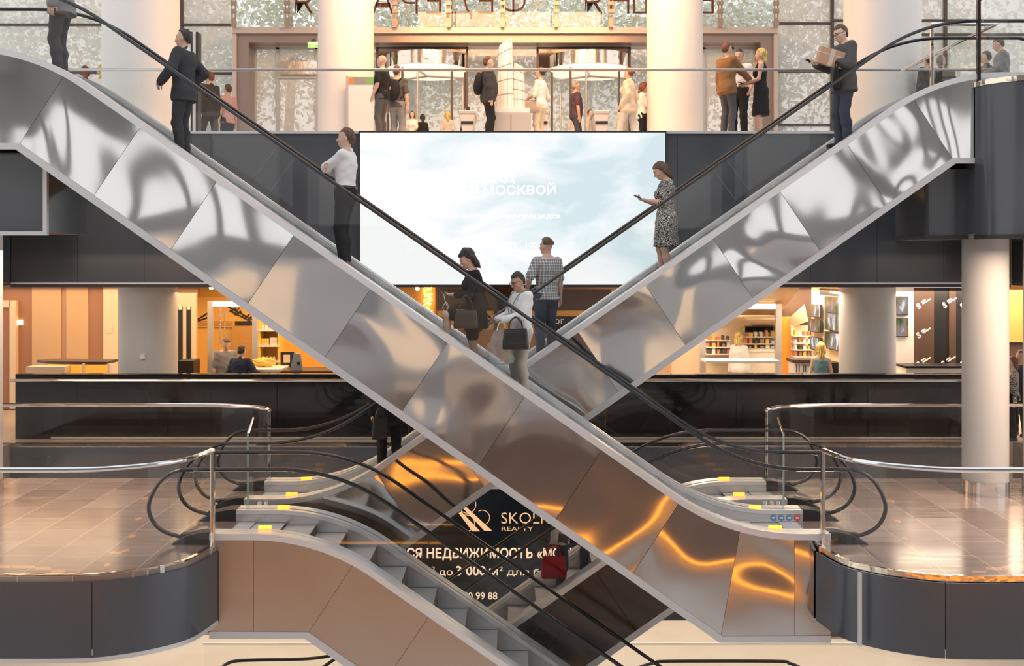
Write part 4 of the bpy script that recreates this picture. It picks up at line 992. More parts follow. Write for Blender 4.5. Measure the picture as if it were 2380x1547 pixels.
def shelf_goods(label, x0, x1, ys, d, n, grp, where):
    g = thing('shelf_rack', label, 'shelf')
    for y in ys: pbox('shelf_board', M['shop_white'], x0, x1, y, y + 2.5, d, .3, g)
    mb = MB(); mb.box(PX(x0, d), PX(x1, d), d + .3, d + .33, 0, PZ(ys[0] - 22, d)); mb.build('back_panel', M['beige_panel'], g)
    for r_, y in enumerate(ys):
        for k_ in range(n):
            w_ = (x1 - x0) / n; xx = x0 + w_ * k_; hh = rg.uniform(7, 15)
            single('product_box', pal[rg.randrange(6)], xx + w_ * .15, xx + w_ * rg.uniform(.55, .85), y - hh, y, d + .04, .14, 'small product box, place %s from the door on the %s shelf %s' % (['one', 'two', 'three', 'four', 'five', 'six', 'seven'][k_], ['top', 'second', 'third', 'lowest'][r_], where), 'box', grp, bevel=.003)
shelf_goods('rack of small goods on the back wall of the electronics shop', 1726, 1804, (782, 798, 812), 25.4, 6, 'goods on the back rack of the electronics shop', 'of the back rack')
shelf_goods('rack of small goods under the cream bulkhead', 1846, 1886, (780, 796, 812, 828), 24.5, 4, 'goods under the cream bulkhead', 'under the cream bulkhead')
shelf_goods('rack of small goods next to the electronics shop door, on the escalator side', 1642, 1700, (790, 806, 822), 25.2, 5, 'goods beside the electronics shop door', 'beside the escalator')
cl = thing('ceiling_panel', 'stepped cream ceiling panel deep in the electronics shop above the back rack', 'ceiling panel'); mb = MB()
mb.add([P(1733, 742, 24.2), P(1805, 742, 24.2), P(1793, 757, 25.8), P(1747, 757, 25.8), P(1733, 738, 24.2), P(1805, 738, 24.2), P(1793, 753, 25.8), P(1747, 753, 25.8)], [(0, 1, 2, 3), (7, 6, 5, 4), (0, 4, 5, 1), (1, 5, 6, 2), (2, 6, 7, 3), (3, 7, 4, 0)]); mb.build('panel', M['beige_panel'], cl)
pbox('beam', M['ochre_dark'], 1732, 1806, 757, 772, 25.7, .1, cl)
# far right: orange wall and dark band behind the white column
mb = MB(); bx(mb, 2300, 2500, 640, 795, 24.0, .2); tag(mb.build('wall_orange', M['ochre_dark']), kind='structure')
mb = MB(); bx(mb, 2300, 2500, 795, 960, 24.1, .2); tag(mb.build('wall_dark', M['dark_brown']), kind='structure')
# ------------------------------------------------------------------ people: each body is one smooth surface grown from limb shapes
def surface_nets(f, org, h):
    s = f < 0
    nx_, ny_, nz_ = f.shape
    c = np.zeros((nx_ - 1, ny_ - 1, nz_ - 1), np.int8)
    for i in (0, 1):
        for j in (0, 1):
            for k in (0, 1): c += s[i:nx_ - 1 + i, j:ny_ - 1 + j, k:nz_ - 1 + k]
    act = (c > 0) & (c < 8)
    I = np.argwhere(act)
    if len(I) == 0: return [], []
    idx = -np.ones(act.shape, np.int64); idx[act] = np.arange(len(I))
    acc = np.zeros((len(I), 3)); cnt = np.zeros(len(I))
    cor = [(i, j, k) for i in (0, 1) for j in (0, 1) for k in (0, 1)]
    for a in range(8):
        for b in range(a + 1, 8):
            A, B = np.array(cor[a]), np.array(cor[b])
            if abs(A - B).sum() != 1: continue
            fa = f[I[:, 0] + A[0], I[:, 1] + A[1], I[:, 2] + A[2]]; fb = f[I[:, 0] + B[0], I[:, 1] + B[1], I[:, 2] + B[2]]
            m = (fa < 0) != (fb < 0)
            t = np.where(m, fa / np.where(m, fa - fb, 1), 0)
            acc[m] += (A + (B - A) * t[m, None]); cnt[m] += 1
    v = (I + acc / np.maximum(cnt, 1)[:, None]) * h + org
    quads = []
    for ax in range(3):
        sl0 = [slice(1, -1)] * 3; sl0[ax] = slice(0, -1); sl1 = [slice(1, -1)] * 3; sl1[ax] = slice(1, None)
        a_, b_ = s[tuple(sl0)], s[tuple(sl1)]
        for flip, mk in ((0, a_ & ~b_), (1, ~a_ & b_)):
            E = np.argwhere(mk)
            if len(E) == 0: continue
            E = E + 1; E[:, ax] -= 1
            u, w_ = [q_ for q_ in range(3) if q_ != ax]
            if ax == 1: u, w_ = w_, u
            def g(du, dw):
                Q = E.copy(); Q[:, u] -= du; Q[:, w_] -= dw
                return idx[Q[:, 0], Q[:, 1], Q[:, 2]]
            q_ = np.stack([g(1, 1), g(0, 1), g(0, 0), g(1, 0)], 1)
            if flip: q_ = q_[:, ::-1]
            quads.append(q_)
    return v, np.concatenate(quads)

def V3(*a): return np.array(a, float)
def unit(v): return v / (np.linalg.norm(v) + 1e-9)
def rot(axis, deg):
    return np.array(Matrix.Rotation(R(deg), 3, axis))
class Shape:
    """a union of rounded limbs, sampled on a grid"""
    def __init__(self): self.p = []
    def cap(self, a, b, ra, rb, k=.02): self.p.append(('c', np.array(a, float), np.array(b, float), ra, rb, k)); return self
    def ell(self, c, r, k=.02, rotm=None): self.p.append(('e', np.array(c, float), np.array(r, float), rotm, k)); return self
    def stack(self, rings, frame, org, k=.02): self.p.append(('s', np.array(rings, float), frame, np.array(org, float), k)); return self
    def cut(self, fn): self.p.append(('x', fn)); return self
    def carve(self, c, r, k=.01): self.p.append(('m', np.array(c, float), r, k)); return self
    def bounds(self, q):
        if q[0] == 'c':
            r = max(q[3], q[4]); return np.minimum(q[1], q[2]) - r, np.maximum(q[1], q[2]) + r
        if q[0] == 'e': r = q[2].max(); return q[1] - r, q[1] + r
        if q[0] == 's':
            rg_ = q[1]; m = max(rg_[:, 1].max(), (rg_[:, 2] + abs(rg_[:, 3])).max()); lo = []
            for z in (rg_[0, 0], rg_[-1, 0]):
                lo.append(q[3] + q[2] @ V3(0, 0, z))
            return np.min(lo, 0) - m, np.max(lo, 0) + m
    def mesh(self, h, noise=0.0, seed=0):
        bb = [self.bounds(q) for q in self.p if q[0] in 'ces']
        lo = np.min([b[0] for b in bb], 0) - 3 * h - .03; hi = np.max([b[1] for b in bb], 0) + 3 * h + .03
        n = np.ceil((hi - lo) / h).astype(int) + 1
        f = np.full(n, .3, np.float32); ax = [lo[i] + h * np.arange(n[i]) for i in range(3)]
        def sub(a, b):
            i0 = np.clip(np.floor((a - lo) / h).astype(int), 0, n); i1 = np.clip(np.ceil((b - lo) / h).astype(int) + 1, 0, n)
            sl = tuple(slice(i0[i], i1[i]) for i in range(3))
            g = np.meshgrid(*[ax[i][sl[i]] for i in range(3)], indexing='ij')
            return sl, g
        for q in self.p:
            if q[0] in 'ces':
                k = q[-1]; a, b = self.bounds(q); sl, (x, y, z) = sub(a - k - 2 * h, b + k + 2 * h)
                if q[0] == 'c':
                    d = q[2] - q[1]; L = max(d @ d, 1e-9)
                    t = np.clip(((x - q[1][0]) * d[0] + (y - q[1][1]) * d[1] + (z - q[1][2]) * d[2]) / L, 0, 1)
                    v = np.sqrt((x - q[1][0] - t * d[0]) ** 2 + (y - q[1][1] - t * d[1]) ** 2 + (z - q[1][2] - t * d[2]) ** 2) - (q[3] + t * (q[4] - q[3]))
                elif q[0] == 'e':
                    X, Y, Z = x - q[1][0], y - q[1][1], z - q[1][2]
                    if q[3] is not None:
                        m = q[3].T; X, Y, Z = m[0, 0] * X + m[0, 1] * Y + m[0, 2] * Z, m[1, 0] * X + m[1, 1] * Y + m[1, 2] * Z, m[2, 0] * X + m[2, 1] * Y + m[2, 2] * Z
                    v = (np.sqrt((X / q[2][0]) ** 2 + (Y / q[2][1]) ** 2 + (Z / q[2][2]) ** 2) - 1) * q[2].min()
                else:
                    m = q[2].T; X, Y, Z = x - q[3][0], y - q[3][1], z - q[3][2]
                    X, Y, Z = m[0, 0] * X + m[0, 1] * Y + m[0, 2] * Z, m[1, 0] * X + m[1, 1] * Y + m[1, 2] * Z, m[2, 0] * X + m[2, 1] * Y + m[2, 2] * Z
                    rg_ = q[1]; w_ = np.interp(Z, rg_[:, 0], rg_[:, 1]); dd = np.interp(Z, rg_[:, 0], rg_[:, 2]); yo = np.interp(Z, rg_[:, 0], rg_[:, 3])
                    v = (np.sqrt((X / w_) ** 2 + ((Y - yo) / dd) ** 2) - 1) * np.minimum(w_, dd)
                    v = np.maximum(v, np.maximum(rg_[0, 0] - Z, Z - rg_[-1, 0]))
                F0 = f[sl]
                hh = np.clip(.5 + .5 * (F0 - v) / k, 0, 1); f[sl] = F0 + (v - F0) * hh - k * hh * (1 - hh)
            elif q[0] == 'x':
                g = np.meshgrid(*ax, indexing='ij'); f = np.maximum(f, q[1](*g)).astype(np.float32)
            elif q[0] == 'm':
                sl, (x, y, z) = sub(q[1] - q[2] - .03, q[1] + q[2] + .03)
                v = np.sqrt((x - q[1][0]) ** 2 + (y - q[1][1]) ** 2 + (z - q[1][2]) ** 2) - q[2]; k = q[3]
                F0 = f[sl]; hh = np.clip(.5 - .5 * (F0 + v) / k, 0, 1); f[sl] = F0 + (-v - F0) * hh + k * hh * (1 - hh)
        if noise:
            g = np.meshgrid(*ax, indexing='ij'); x, y, z = g
            f = f + (noise * (np.sin(z * 31 + 9 * x + 5 * np.sin(11 * y + seed) + seed) * .6 + np.sin(z * 53 - 23 * x + 17 * y + 2 * seed) * .4)).astype(np.float32)
        return surface_nets(f, lo, h)

def ik(a, t, l1, l2, hint):
    d = t - a; L = np.linalg.norm(d); L = min(L, (l1 + l2) * .998); d = unit(d)
    x = (l1 * l1 - l2 * l2 + L * L) / (2 * L); y = math.sqrt(max(l1 * l1 - x * x, 0))
    hp = unit(hint - d * (hint @ d)); return a + d * x + hp * y, a + d * L

SKIN = {'light': mat('skin_light', (.66, .42, .31), .5), 'tan': mat('skin_tan', (.52, .31, .21), .5), 'pale': mat('skin_pale', (.74, .50, .39), .5)}
HAIR = {'dark': mat('hair_dark', (.035, .022, .018), .5), 'brown': mat('hair_brown', (.10, .05, .028), .5), 'grey': mat('hair_grey', (.30, .27, .25), .5), 'blonde': mat('hair_blonde', (.72, .45, .14), .5), 'auburn': mat('hair_auburn', (.16, .05, .025), .5)}
for h_, c_ in zip(HAIR.values(), ((.03, .02, .016), (.10, .05, .028), (.30, .27, .25), (.72, .45, .14), (.16, .05, .025))):
    add_noise_bump(h_, 70, .9, .02, 3, (1, 1, .25)); add_colour_noise(h_, tuple(k_ * .55 for k_ in c_), tuple(min(1, k_ * 1.7 + .015) for k_ in c_), 45, 3, (1, 1, .25), .35, .65)
CL = {}
def cloth(name, col, rough=.8):
    if name not in CL:
        CL[name] = mat('cloth_' + name, col, rough, spec=.25); add_noise_bump(CL[name], 14, .35, .02, 3)
    return CL[name]
C_BLACK = cloth('black', (.016, .015, .017)); C_CHAR = cloth('charcoal', (.05, .05, .055)); C_WHITE = cloth('white', (.82, .81, .80)); C_GREY = cloth('grey', (.26, .25, .25)); C_JEANS = cloth('jeans', (.06, .07, .10))
C_NAVY = cloth('navy', (.03, .035, .07)); C_CREAM = cloth('cream', (.66, .58, .46)); C_KHAKI = cloth('khaki', (.52, .47, .39)); C_BROWN = cloth('brown', (.30, .15, .06)); C_TEAL = cloth('teal', (.16, .30, .34)); C_PINK = cloth('pink', (.62, .40, .42)); C_LGREY = cloth('pale_grey', (.55, .53, .51)); C_PLUM = cloth('plum', (.09, .05, .07)); C_DGREY = cloth('dark_grey', (.10, .095, .095))
SHOE_B = mat('shoe_black', (.02, .018, .017), .3); SHOE_W = mat('shoe_white', (.8, .8, .8), .5); SHOE_T = mat('shoe_brown', (.2, .1, .05), .4)
EYE = EYE
M['eye_dark'] = mat('eye_dark', (.03, .02, .015), .25); M['lip'] = mat('lip', (.45, .17, .14), .5); M['spectacle'] = mat('spectacle_metal', (.08, .07, .07), .3, .6)
def checks():
    m = cloth('checked', (.4, .4, .4)); n, l, b = nodes(m); t = n.new('ShaderNodeTexCoord'); s = n.new('ShaderNodeSeparateXYZ'); l.new(t.outputs['Object'], s.inputs[0]); outs = []
    for src in (s.outputs[0], s.outputs[2]):
        mu = n.new('ShaderNodeMath'); mu.operation = 'MULTIPLY'; mu.inputs[1].default_value = 2 * math.pi / .040; si = n.new('ShaderNodeMath'); si.operation = 'SINE'; gt = n.new('ShaderNodeMath'); gt.operation = 'GREATER_THAN'; gt.inputs[1].default_value = .55
        l.new(src, mu.inputs[0]); l.new(mu.outputs[0], si.inputs[0]); l.new(si.outputs[0], gt.inputs[0]); outs.append(gt)
    ad = n.new('ShaderNodeMath'); ad.operation = 'ADD'; l.new(outs[0].outputs[0], ad.inputs[0]); l.new(outs[1].outputs[0], ad.inputs[1])
    r = n.new('ShaderNodeValToRGB'); r.color_ramp.interpolation = 'CONSTANT'; E = r.color_ramp.elements; E[0].color = (.22, .22, .22, 1); E[1].position = .4; E[1].color = (.50, .49, .48, 1); k_ = E.new(.9); k_.color = (.75, .74, .72, 1)
    dv = n.new('ShaderNodeMath'); dv.operation = 'DIVIDE'; dv.inputs[1].default_value = 2; l.new(ad.outputs[0], dv.inputs[0]); l.new(dv.outputs[0], r.inputs[0]); l.new(r.outputs[0], b.inputs['Base Color']); return m
def floral():
    m = cloth('floral', (.5, .5, .5)); n, l, b = nodes(m); t = n.new('ShaderNodeTexCoord'); nz = n.new('ShaderNodeTexNoise'); nz.inputs['Scale'].default_value = 15; nz.inputs['Detail'].default_value = 1; nz.inputs['Distortion'].default_value = 2.2
    w_ = n.new('ShaderNodeMath'); w_.operation = 'MULTIPLY'; w_.inputs[1].default_value = 34; si = n.new('ShaderNodeMath'); si.operation = 'SINE'; r = n.new('ShaderNodeValToRGB'); r.color_ramp.interpolation = 'CONSTANT'; r.color_ramp.elements[0].color = (.03, .025, .02, 1); r.color_ramp.elements[1].position = .55; r.color_ramp.elements[1].color = (.80, .75, .68, 1)
    l.new(t.outputs['Object'], nz.inputs[0]); l.new(nz.outputs[0], w_.inputs[0]); l.new(w_.outputs[0], si.inputs[0]); l.new(si.outputs[0], r.inputs[0]); l.new(r.outputs[0], b.inputs['Base Color']); return m
C_CHECK, C_FLORAL = checks(), floral()

TORSO_M = [(.80, .115, .085, 0), (.86, .165, .112, -.008), (.93, .168, .118, -.010), (1.00, .158, .108, 0), (1.08, .148, .102, .004), (1.18, .158, .112, .004), (1.30, .180, .122, 0), (1.39, .178, .108, -.004), (1.45, .135, .082, -.008), (1.50, .062, .058, -.010)]
TORSO_F = [(.80, .115, .085, 0), (.86, .172, .116, -.012), (.93, .175, .120, -.014), (1.00, .150, .104, -.004), (1.08, .126, .092, .002), (1.18, .136, .100, .002), (1.28, .152, .112, 0), (1.37, .155, .100, -.004), (1.44, .118, .074, -.008), (1.49, .052, .050, -.010)]

def person(label, pos, face, H=1.75, lean=0, twist=0, head=(0, 0), sex='m', lh=(-.25, .02, .82), rh=(.25, .02, .82), lel=(-.4, -1, 0), rel=(.4, -1, 0), lf=(-.10, .0, 0), rf=(.10, .02, 0), knee=(0, 1, 0), knee_l=None,
           lpalm=(1, 0, 0), rpalm=(-1, 0, 0), curl=40, top=None, topm=None, sleeve=1.0, hem=.84, bottom='trousers', botm=None, dress_hem=.50, hair='short', hairm='dark', skin='light', shoes=SHOE_B, fat=0.0, fine=False, vneck=False, shirt=None, beard=False, glasses=False, sit=False, group=None, foot_out=8, belt=False):
    """face: compass angle in the plan, 0 looks away from the viewer (+Y), 90 looks to the viewer's left (-X)"""
    S = H / 1.755; h = (.0088 if fine else .017) / S
    root = thing('person', label, 'person', pos, R(face), group); root.scale = (S, S, S)
    zp = .92
    hipz = .0
    if sit: hipz = -.42
    RT = rot('X', -lean); TW = RT @ rot('Z', twist)
    O = V3(0, 0, zp + hipz)
    def T(p, m=RT): return O + m @ (np.array(p, float) - V3(0, 0, zp))
    tor = [list(r) for r in (TORSO_M if sex == 'm' else TORSO_F)]
    if fat:
        for r in tor:
            g_ = fat * math.exp(-((r[0] - 1.08) / .16) ** 2); r[1] += g_ * .6; r[2] += g_; r[3] += g_ * .35
    rings = [(r[0] - zp, r[1], r[2], r[3]) for r in tor]
    sw = .180 if sex == 'm' else .152; sz = 1.415 if sex == 'm' else 1.40
    shL, shR = T((-sw, -.005, sz), TW), T((sw, -.005, sz), TW)
    def arm(sh, hand, hint):
        t = np.array(hand, float) + V3(0, 0, hipz); el, wr = ik(sh, t, .285, .255, np.array(hint, float)); return el, wr
    eL, wL = arm(shL, lh, lel); eR, wR = arm(shR, rh, rel)
    def leg(sx_, foot, kn):
        hp = O + V3(sx_ * .09, 0, -.02); an = np.array(foot, float) + V3(0, 0, .085); k_, an = ik(hp, an, .417, .405, np.array(kn, float)); return hp, k_, an
    hL, kL, aL = leg(-1, lf, knee_l or knee); hR, kR, aR = leg(1, rf, knee)
    nk = T((0, -.012, 1.47)); HM = RT @ rot('Z', head[0]) @ rot('X', -head[1] + lean * .5)
    def Hd(x, y, z): return nk + HM @ (V3(x, y, z) - V3(0, -.012, 1.47))
    am = 1.0 if sex == 'm' else .86
    B = Shape()
    B.stack(rings, TW, O, .03)
    B.cap(shL, T((0, -.01, 1.44)), .048 * am, .05, .04); B.cap(shR, T((0, -.01, 1.44)), .048 * am, .05, .04)
    if sex == 'f':
        for sx_ in (-1, 1): B.ell(T((sx_ * .07, .085, 1.26), TW), (.062, .055, .062), .03)
    for hp, kn, an, sx_, ft in ((hL, kL, aL, -1, lf), (hR, kR, aR, 1, rf)):
        B.cap(hp, kn, .084 if sex == 'm' else .086, .055, .04); mid = kn + (an - kn) * .35
        back = unit(np.cross(np.cross(an - kn, V3(0, 1, 0)), an - kn)) * -.012
        B.cap(kn, mid + back, .051, .053 * (1 if sex == 'm' else .95), .03); B.cap(mid + back, an, .053, .034, .03)
        fd = rot('Z', -sx_ * foot_out) @ V3(0, 1, 0)
        B.cap(an + V3(0, 0, -.045) - fd * .035, an + V3(0, 0, -.055) + fd * .14, .038, .028, .02)
    for sh, el, wr, pn in ((shL, eL, wL, lpalm), (shR, eR, wR, rpalm)):
        B.cap(sh, el, .052 * am, .041 * am, .03); m2 = el + (wr - el) * .3; B.cap(el, m2, .041 * am, .042 * am, .02); B.cap(m2, wr, .042 * am, .027 * am, .02)
        d = unit(wr - el); pn = np.array(pn, float); pn = unit(pn - d * (pn @ d)); side = np.cross(d, pn)
        if sh is shR: side = -side       # side points to the thumb
        fr_ = np.stack([side, pn, d], 1)
        B.ell(wr + d * .045, (.040, .016, .055), .012, fr_)
        if fine:
            for i_, (o_, ln_) in enumerate(((.028, .074), (.009, .084), (-.010, .078), (-.028, .060))):
                b0 = wr + d * .085 + side * o_; c1 = R(curl * (.7 + .1 * i_)); c2 = R(curl * (1.7 + .15 * i_))
                b1 = b0 + (d * math.cos(c1) + pn * math.sin(c1)) * ln_ * .52; b2 = b1 + (d * math.cos(c2) + pn * math.sin(c2)) * ln_ * .5
                B.cap(b0, b1, .0095, .0088, .004); B.cap(b1, b2, .0088, .0078, .004)
            t0 = wr + d * .03 + side * .03; t1 = t0 + unit(side * .8 + d * .6 + pn * .3) * .042; t2 = t1 + unit(side * .15 + d * .9 + pn * .4) * .032
            B.cap(t0, t1, .012, .0105, .008); B.cap(t1, t2, .0105, .009, .004)
        else:
            B.ell(wr + d * .115 + pn * .02, (.036, .017, .05), .015, fr_); B.cap(wr + d * .03 + side * .03, wr + d * .085 + side * .055 + pn * .01, .012, .010, .01)
    B.cap(T((0, -.012, 1.45)), Hd(0, .0, 1.60), .056 if sex == 'm' else .047, .052 if sex == 'm' else .044, .025)
    B.ell(Hd(0, -.005, 1.665), (.076, .094, .092), .03, HM); B.ell(Hd(0, .022, 1.605), (.060, .074, .086), .035, HM)
    B.ell(Hd(0, .066, 1.548), (.030, .028, .024), .025, HM)
    for sx_ in (-1, 1): B.ell(Hd(sx_ * .076, -.008, 1.622), (.011, .021, .032), .008, HM)
    if fine:
        B.cap(Hd(0, .092, 1.645), Hd(0, .116, 1.603), .010, .0145, .012); B.cap(Hd(-.034, .083, 1.658), Hd(.034, .083, 1.658), .013, .013, .015)
        for sx_ in (-1, 1): B.ell(Hd(sx_ * .042, .070, 1.606), (.022, .018, .020), .02, HM); B.carve(Hd(sx_ * .032, .104, 1.640), .014, .012)
        B.cap(Hd(-.018, .087, 1.570), Hd(.018, .087, 1.570), .010, .010, .012)
    else: B.cap(Hd(0, .085, 1.645), Hd(0, .110, 1.603), .011, .015, .012)
    def put(sh, name, m, noise=0.0, seed=0, res=1.0, par=None):
        v, q_ = sh.mesh(h * res, noise, seed)
        if len(v) == 0: return None
        return mesh_obj(name, [tuple(p) for p in v], [tuple(int(i) for i in t) for t in q_], m, par or root)
    seed = len(label)
    put(B, 'body', SKIN[skin])
    # --- clothes
    def add_arms(s_, t_, frac):
        for sh, el, wr in ((shL, eL, wL), (shR, eR, wR)):
            if frac <= .5:
                e2 = sh + (el - sh) * (frac / .5); s_.cap(sh, e2, .050 * am + t_, (.052 - .004 * frac) * am + t_ + .006, .02)
            else:
                s_.cap(sh, el, .049 * am + t_, .043 * am + t_, .02); w2 = el + (wr - el) * min(1, (frac - .5) / .5); s_.cap(el, w2, .045 * am + t_, (.032 if frac > .9 else .040) * am + t_, .03)
            s_.cap(sh, T((0, -.012, 1.435)), .046 * am + t_ * .8, .046 + t_ * .8, .03)
    def torso_sh(t_, hemz, topz, flare=0.0):
        s_ = Shape(); rr = [(r[0] - zp, r[1] + t_, r[2] + t_, r[3]) for r in tor if hemz < r[0] <= topz]
        base = [np.interp(hemz, [r[0] for r in tor], [r[i] for r in tor]) for i in (1, 2, 3)]
        if hemz < .90: base = [.172, .122, -.01]
        rr = [(hemz - zp, base[0] + t_ + flare, base[1] + t_ + flare, base[2])] + rr
        for i_, r in enumerate(rr):
            if r[0] + zp < .95: rr[i_] = (r[0], max(r[1], .168 + t_), max(r[2], .118 + t_), r[3])
        last = [np.interp(topz, [r[0] for r in tor], [r[i] for r in tor]) for i in (1, 2, 3)]
        rr.append((topz - zp + .001, last[0] + t_, last[1] + t_, last[2])); s_.stack(rr, TW, O, .02); return s_
    if bottom in ('trousers', 'shorts'):
        tk = .026 if belt else .012
        s_ = Shape(); rr = [(r[0] - zp, r[1] + tk, r[2] + tk, r[3]) for r in tor if r[0] <= 1.0] + [(1.03 - zp, np.interp(1.03, [r[0] for r in tor], [r[1] for r in tor]) + tk - .001, np.interp(1.03, [r[0] for r in tor], [r[2] for r in tor]) + tk - .001, 0)]
        s_.stack(rr, TW if not lean else RT, O, .03)
        for hp, kn, an in ((hL, kL, aL), (hR, kR, aR)):
            s_.cap(hp, kn, .100, .070, .04)
            if bottom == 'trousers':
                m3 = kn + (an - kn) * .35 + V3(0, -.012, 0); s_.cap(kn, m3, .070, .070, .03); s_.cap(m3, kn + (an - kn) * .97, .070, .062, .03)
        put(s_, 'trousers' if bottom == 'trousers' else 'shorts', botm or C_BLACK, .004, seed)
    elif bottom == 'skirt':
        s_ = Shape(); s_.stack([(dress_hem - zp, .205, .165, 0), (.70 - zp, .200, .155, -.005), (.93 - zp, .188, .134, -.012), (1.03 - zp, .15, .112, 0)], RT if not sit else np.eye(3), O, .03)
        for hp, kn in ((hL, kL), (hR, kR)): s_.cap(hp, hp + (kn - hp) * .80, .105, .085, .05)
        put(s_, 'skirt', botm or C_BLACK, .004, seed)
    if top:
        t_ = {'shirt': .018, 'tshirt': .017, 'jacket': .032, 'sweater': .022, 'dress': .016, 'vest': .015}[top]
        s_ = torso_sh(t_, hem if top != 'dress' else .86, 1.455 if top != 'vest' else 1.40, .012 if top in ('jacket',) else .004)
        if top == 'jacket' and hem < .86:
            for hp, kn in ((hL, kL), (hR, kR)): s_.cap(hp, hp + (kn - hp) * .12, .105, .105, .06)
        if top == 'dress':
            s_.stack([(dress_hem - zp, .215, .175, .0), (.70 - zp, .205, .160, -.005), (.93 - zp, .195, .138, -.012), (1.06 - zp, .142, .108, 0)], RT, O, .04)
            for hp, kn in ((hL, kL), (hR, kR)): s_.cap(hp, hp + (kn - hp) * .80, .105, .088, .05)
        if sex == 'f':
            for sx_ in (-1, 1): s_.ell(T((sx_ * .07, .085, 1.26), TW), (.062 + t_, .055 + t_, .062 + t_), .03)
        if top != 'vest' and sleeve > 0: add_arms(s_, t_ - .004, sleeve)
        if top in ('shirt', 'jacket'):
            s_.cap(T((0, -.025, 1.470)), T((0, .015, 1.450)), .062, .058, .015)
        if vneck:
            iT = TW.T
            def wedge(x, y, z):
                X = iT[0, 0] * (x - O[0]) + iT[0, 1] * (y - O[1]) + iT[0, 2] * (z - O[2]); Y = iT[1, 0] * (x - O[0]) + iT[1, 1] * (y - O[1]) + iT[1, 2] * (z - O[2]); Z = iT[2, 0] * (x - O[0]) + iT[2, 1] * (y - O[1]) + iT[2, 2] * (z - O[2]) + zp
                return np.minimum(np.minimum((Z - 1.10) * .22 - np.abs(X), Y - .03), .05)
            s_.cut(wedge)
        put(s_, {'vest': 'tank_top', 'tshirt': 't_shirt'}.get(top, top), topm or C_WHITE, .0045 if fine else .006, seed + 3)
        if vneck or shirt:
            s2 = torso_sh(.012, .98, 1.46); s2.cap(T((0, -.03, 1.47)), T((0, .015, 1.455)), .062, .058, .02); put(s2, 'shirt', shirt or C_WHITE, 0, 0)
    if belt:
        i_ = [np.interp(1.0, [r[0] for r in tor], [r[i] for r in tor]) for i in (1, 2, 3)]
        s_ = Shape(); s_.stack([(.99 - zp, i_[0] + .033, i_[1] + .033, i_[2]), (1.025 - zp, i_[0] + .033, i_[1] + .033, i_[2])], RT, O, .01); put(s_, 'belt', SHOE_B)
    for an, sx_, nm in ((aL, -1, 'l'), (aR, 1, 'r')):
        fd = rot('Z', -sx_ * foot_out) @ V3(0, 1, 0); s_ = Shape(); s_.cap(an + V3(0, 0, -.042) - fd * .035, an + V3(0, 0, -.050) + fd * .155, .046, .036, .02)
        if bottom == 'trousers' or shoes is SHOE_W: s_.cap(an, an + V3(0, 0, -.03), .044, .046, .02)
        zf = an[2] - .083
        s_.cut(lambda x, y, z, zf=zf: zf - z); put(s_, 'shoe', shoes)
    # --- hair
    def hcut(s_, front=.035, fz=1.70, low=1.60):
        iH = HM.T
        def keep(x, y, z):
            dx, dy, dz = x - nk[0], y - nk[1], z - nk[2]
            Y = iH[1, 0] * dx + iH[1, 1] * dy + iH[1, 2] * dz - .012; Z = iH[2, 0] * dx + iH[2, 1] * dy + iH[2, 2] * dz + 1.47
            line = np.where(Z > fz, .085 + (Z - fz) * .2, front - (fz - Z) * .55)
            return np.maximum(Y - line, low - Z)
        s_.cut(keep); return s_
    if hair != 'none':
        s_ = Shape(); Hm = HAIR[hairm]
        if hair == 'bald':
            s_.ell(Hd(0, -.010, 1.640), (.0825, .0985, .070), .01, HM); hcut(s_, .005, 1.9, 1.575)
            iH = HM.T
            s_.cut(lambda x, y, z: (iH[2, 0] * (x - nk[0]) + iH[2, 1] * (y - nk[1]) + iH[2, 2] * (z - nk[2]) + 1.47) - 1.672)
        else:
            s_.ell(Hd(0, -.008, 1.671), (.082, .102, .099), .01, HM); s_.ell(Hd(0, -.03, 1.63), (.079, .084, .083), .02, HM)
            if hair in ('short', 'thin'): hcut(s_, .020, 1.705 if hair == 'short' else 1.728, 1.565)
            elif hair == 'bob':
                for sx_ in (-1, 1): s_.cap(Hd(sx_ * .075, -.01, 1.66), Hd(sx_ * .078, .0, 1.50), .030, .034, .03)
                s_.cap(Hd(0, -.07, 1.66), Hd(0, -.065, 1.49), .055, .050, .04); hcut(s_, .055, 1.70, 1.40)
            elif hair == 'long':
                for sx_ in (-1, 1): s_.cap(Hd(sx_ * .075, -.02, 1.66), Hd(sx_ * .085, -.03, 1.42), .032, .038, .03)
                s_.cap(Hd(0, -.07, 1.66), Hd(0, -.085, 1.36), .060, .060, .04); hcut(s_, .045, 1.70, 1.25)
            elif hair == 'curly':
                s_.ell(Hd(0, -.02, 1.68), (.098, .112, .105), .02, HM); s_.cap(Hd(-.05, -.07, 1.62), Hd(-.04, -.085, 1.47), .045, .04, .03); s_.cap(Hd(.05, -.07, 1.62), Hd(.04, -.085, 1.47), .045, .04, .03); hcut(s_, .040, 1.695, 1.42)
            elif hair == 'bun':
                s_.ell(Hd(0, -.115, 1.66), (.042, .04, .042), .01, HM); hcut(s_, .025, 1.705, 1.565)
            elif hair == 'shortback': hcut(s_, .010, 1.70, 1.585)
            elif hair == 'crew': hcut(s_, .030, 1.72, 1.655)
        put(s_, 'hair', Hm, .009 if hair == 'curly' else .006 if hair in ('long', 'bob') else .004, seed, .8 if not fine else .8)
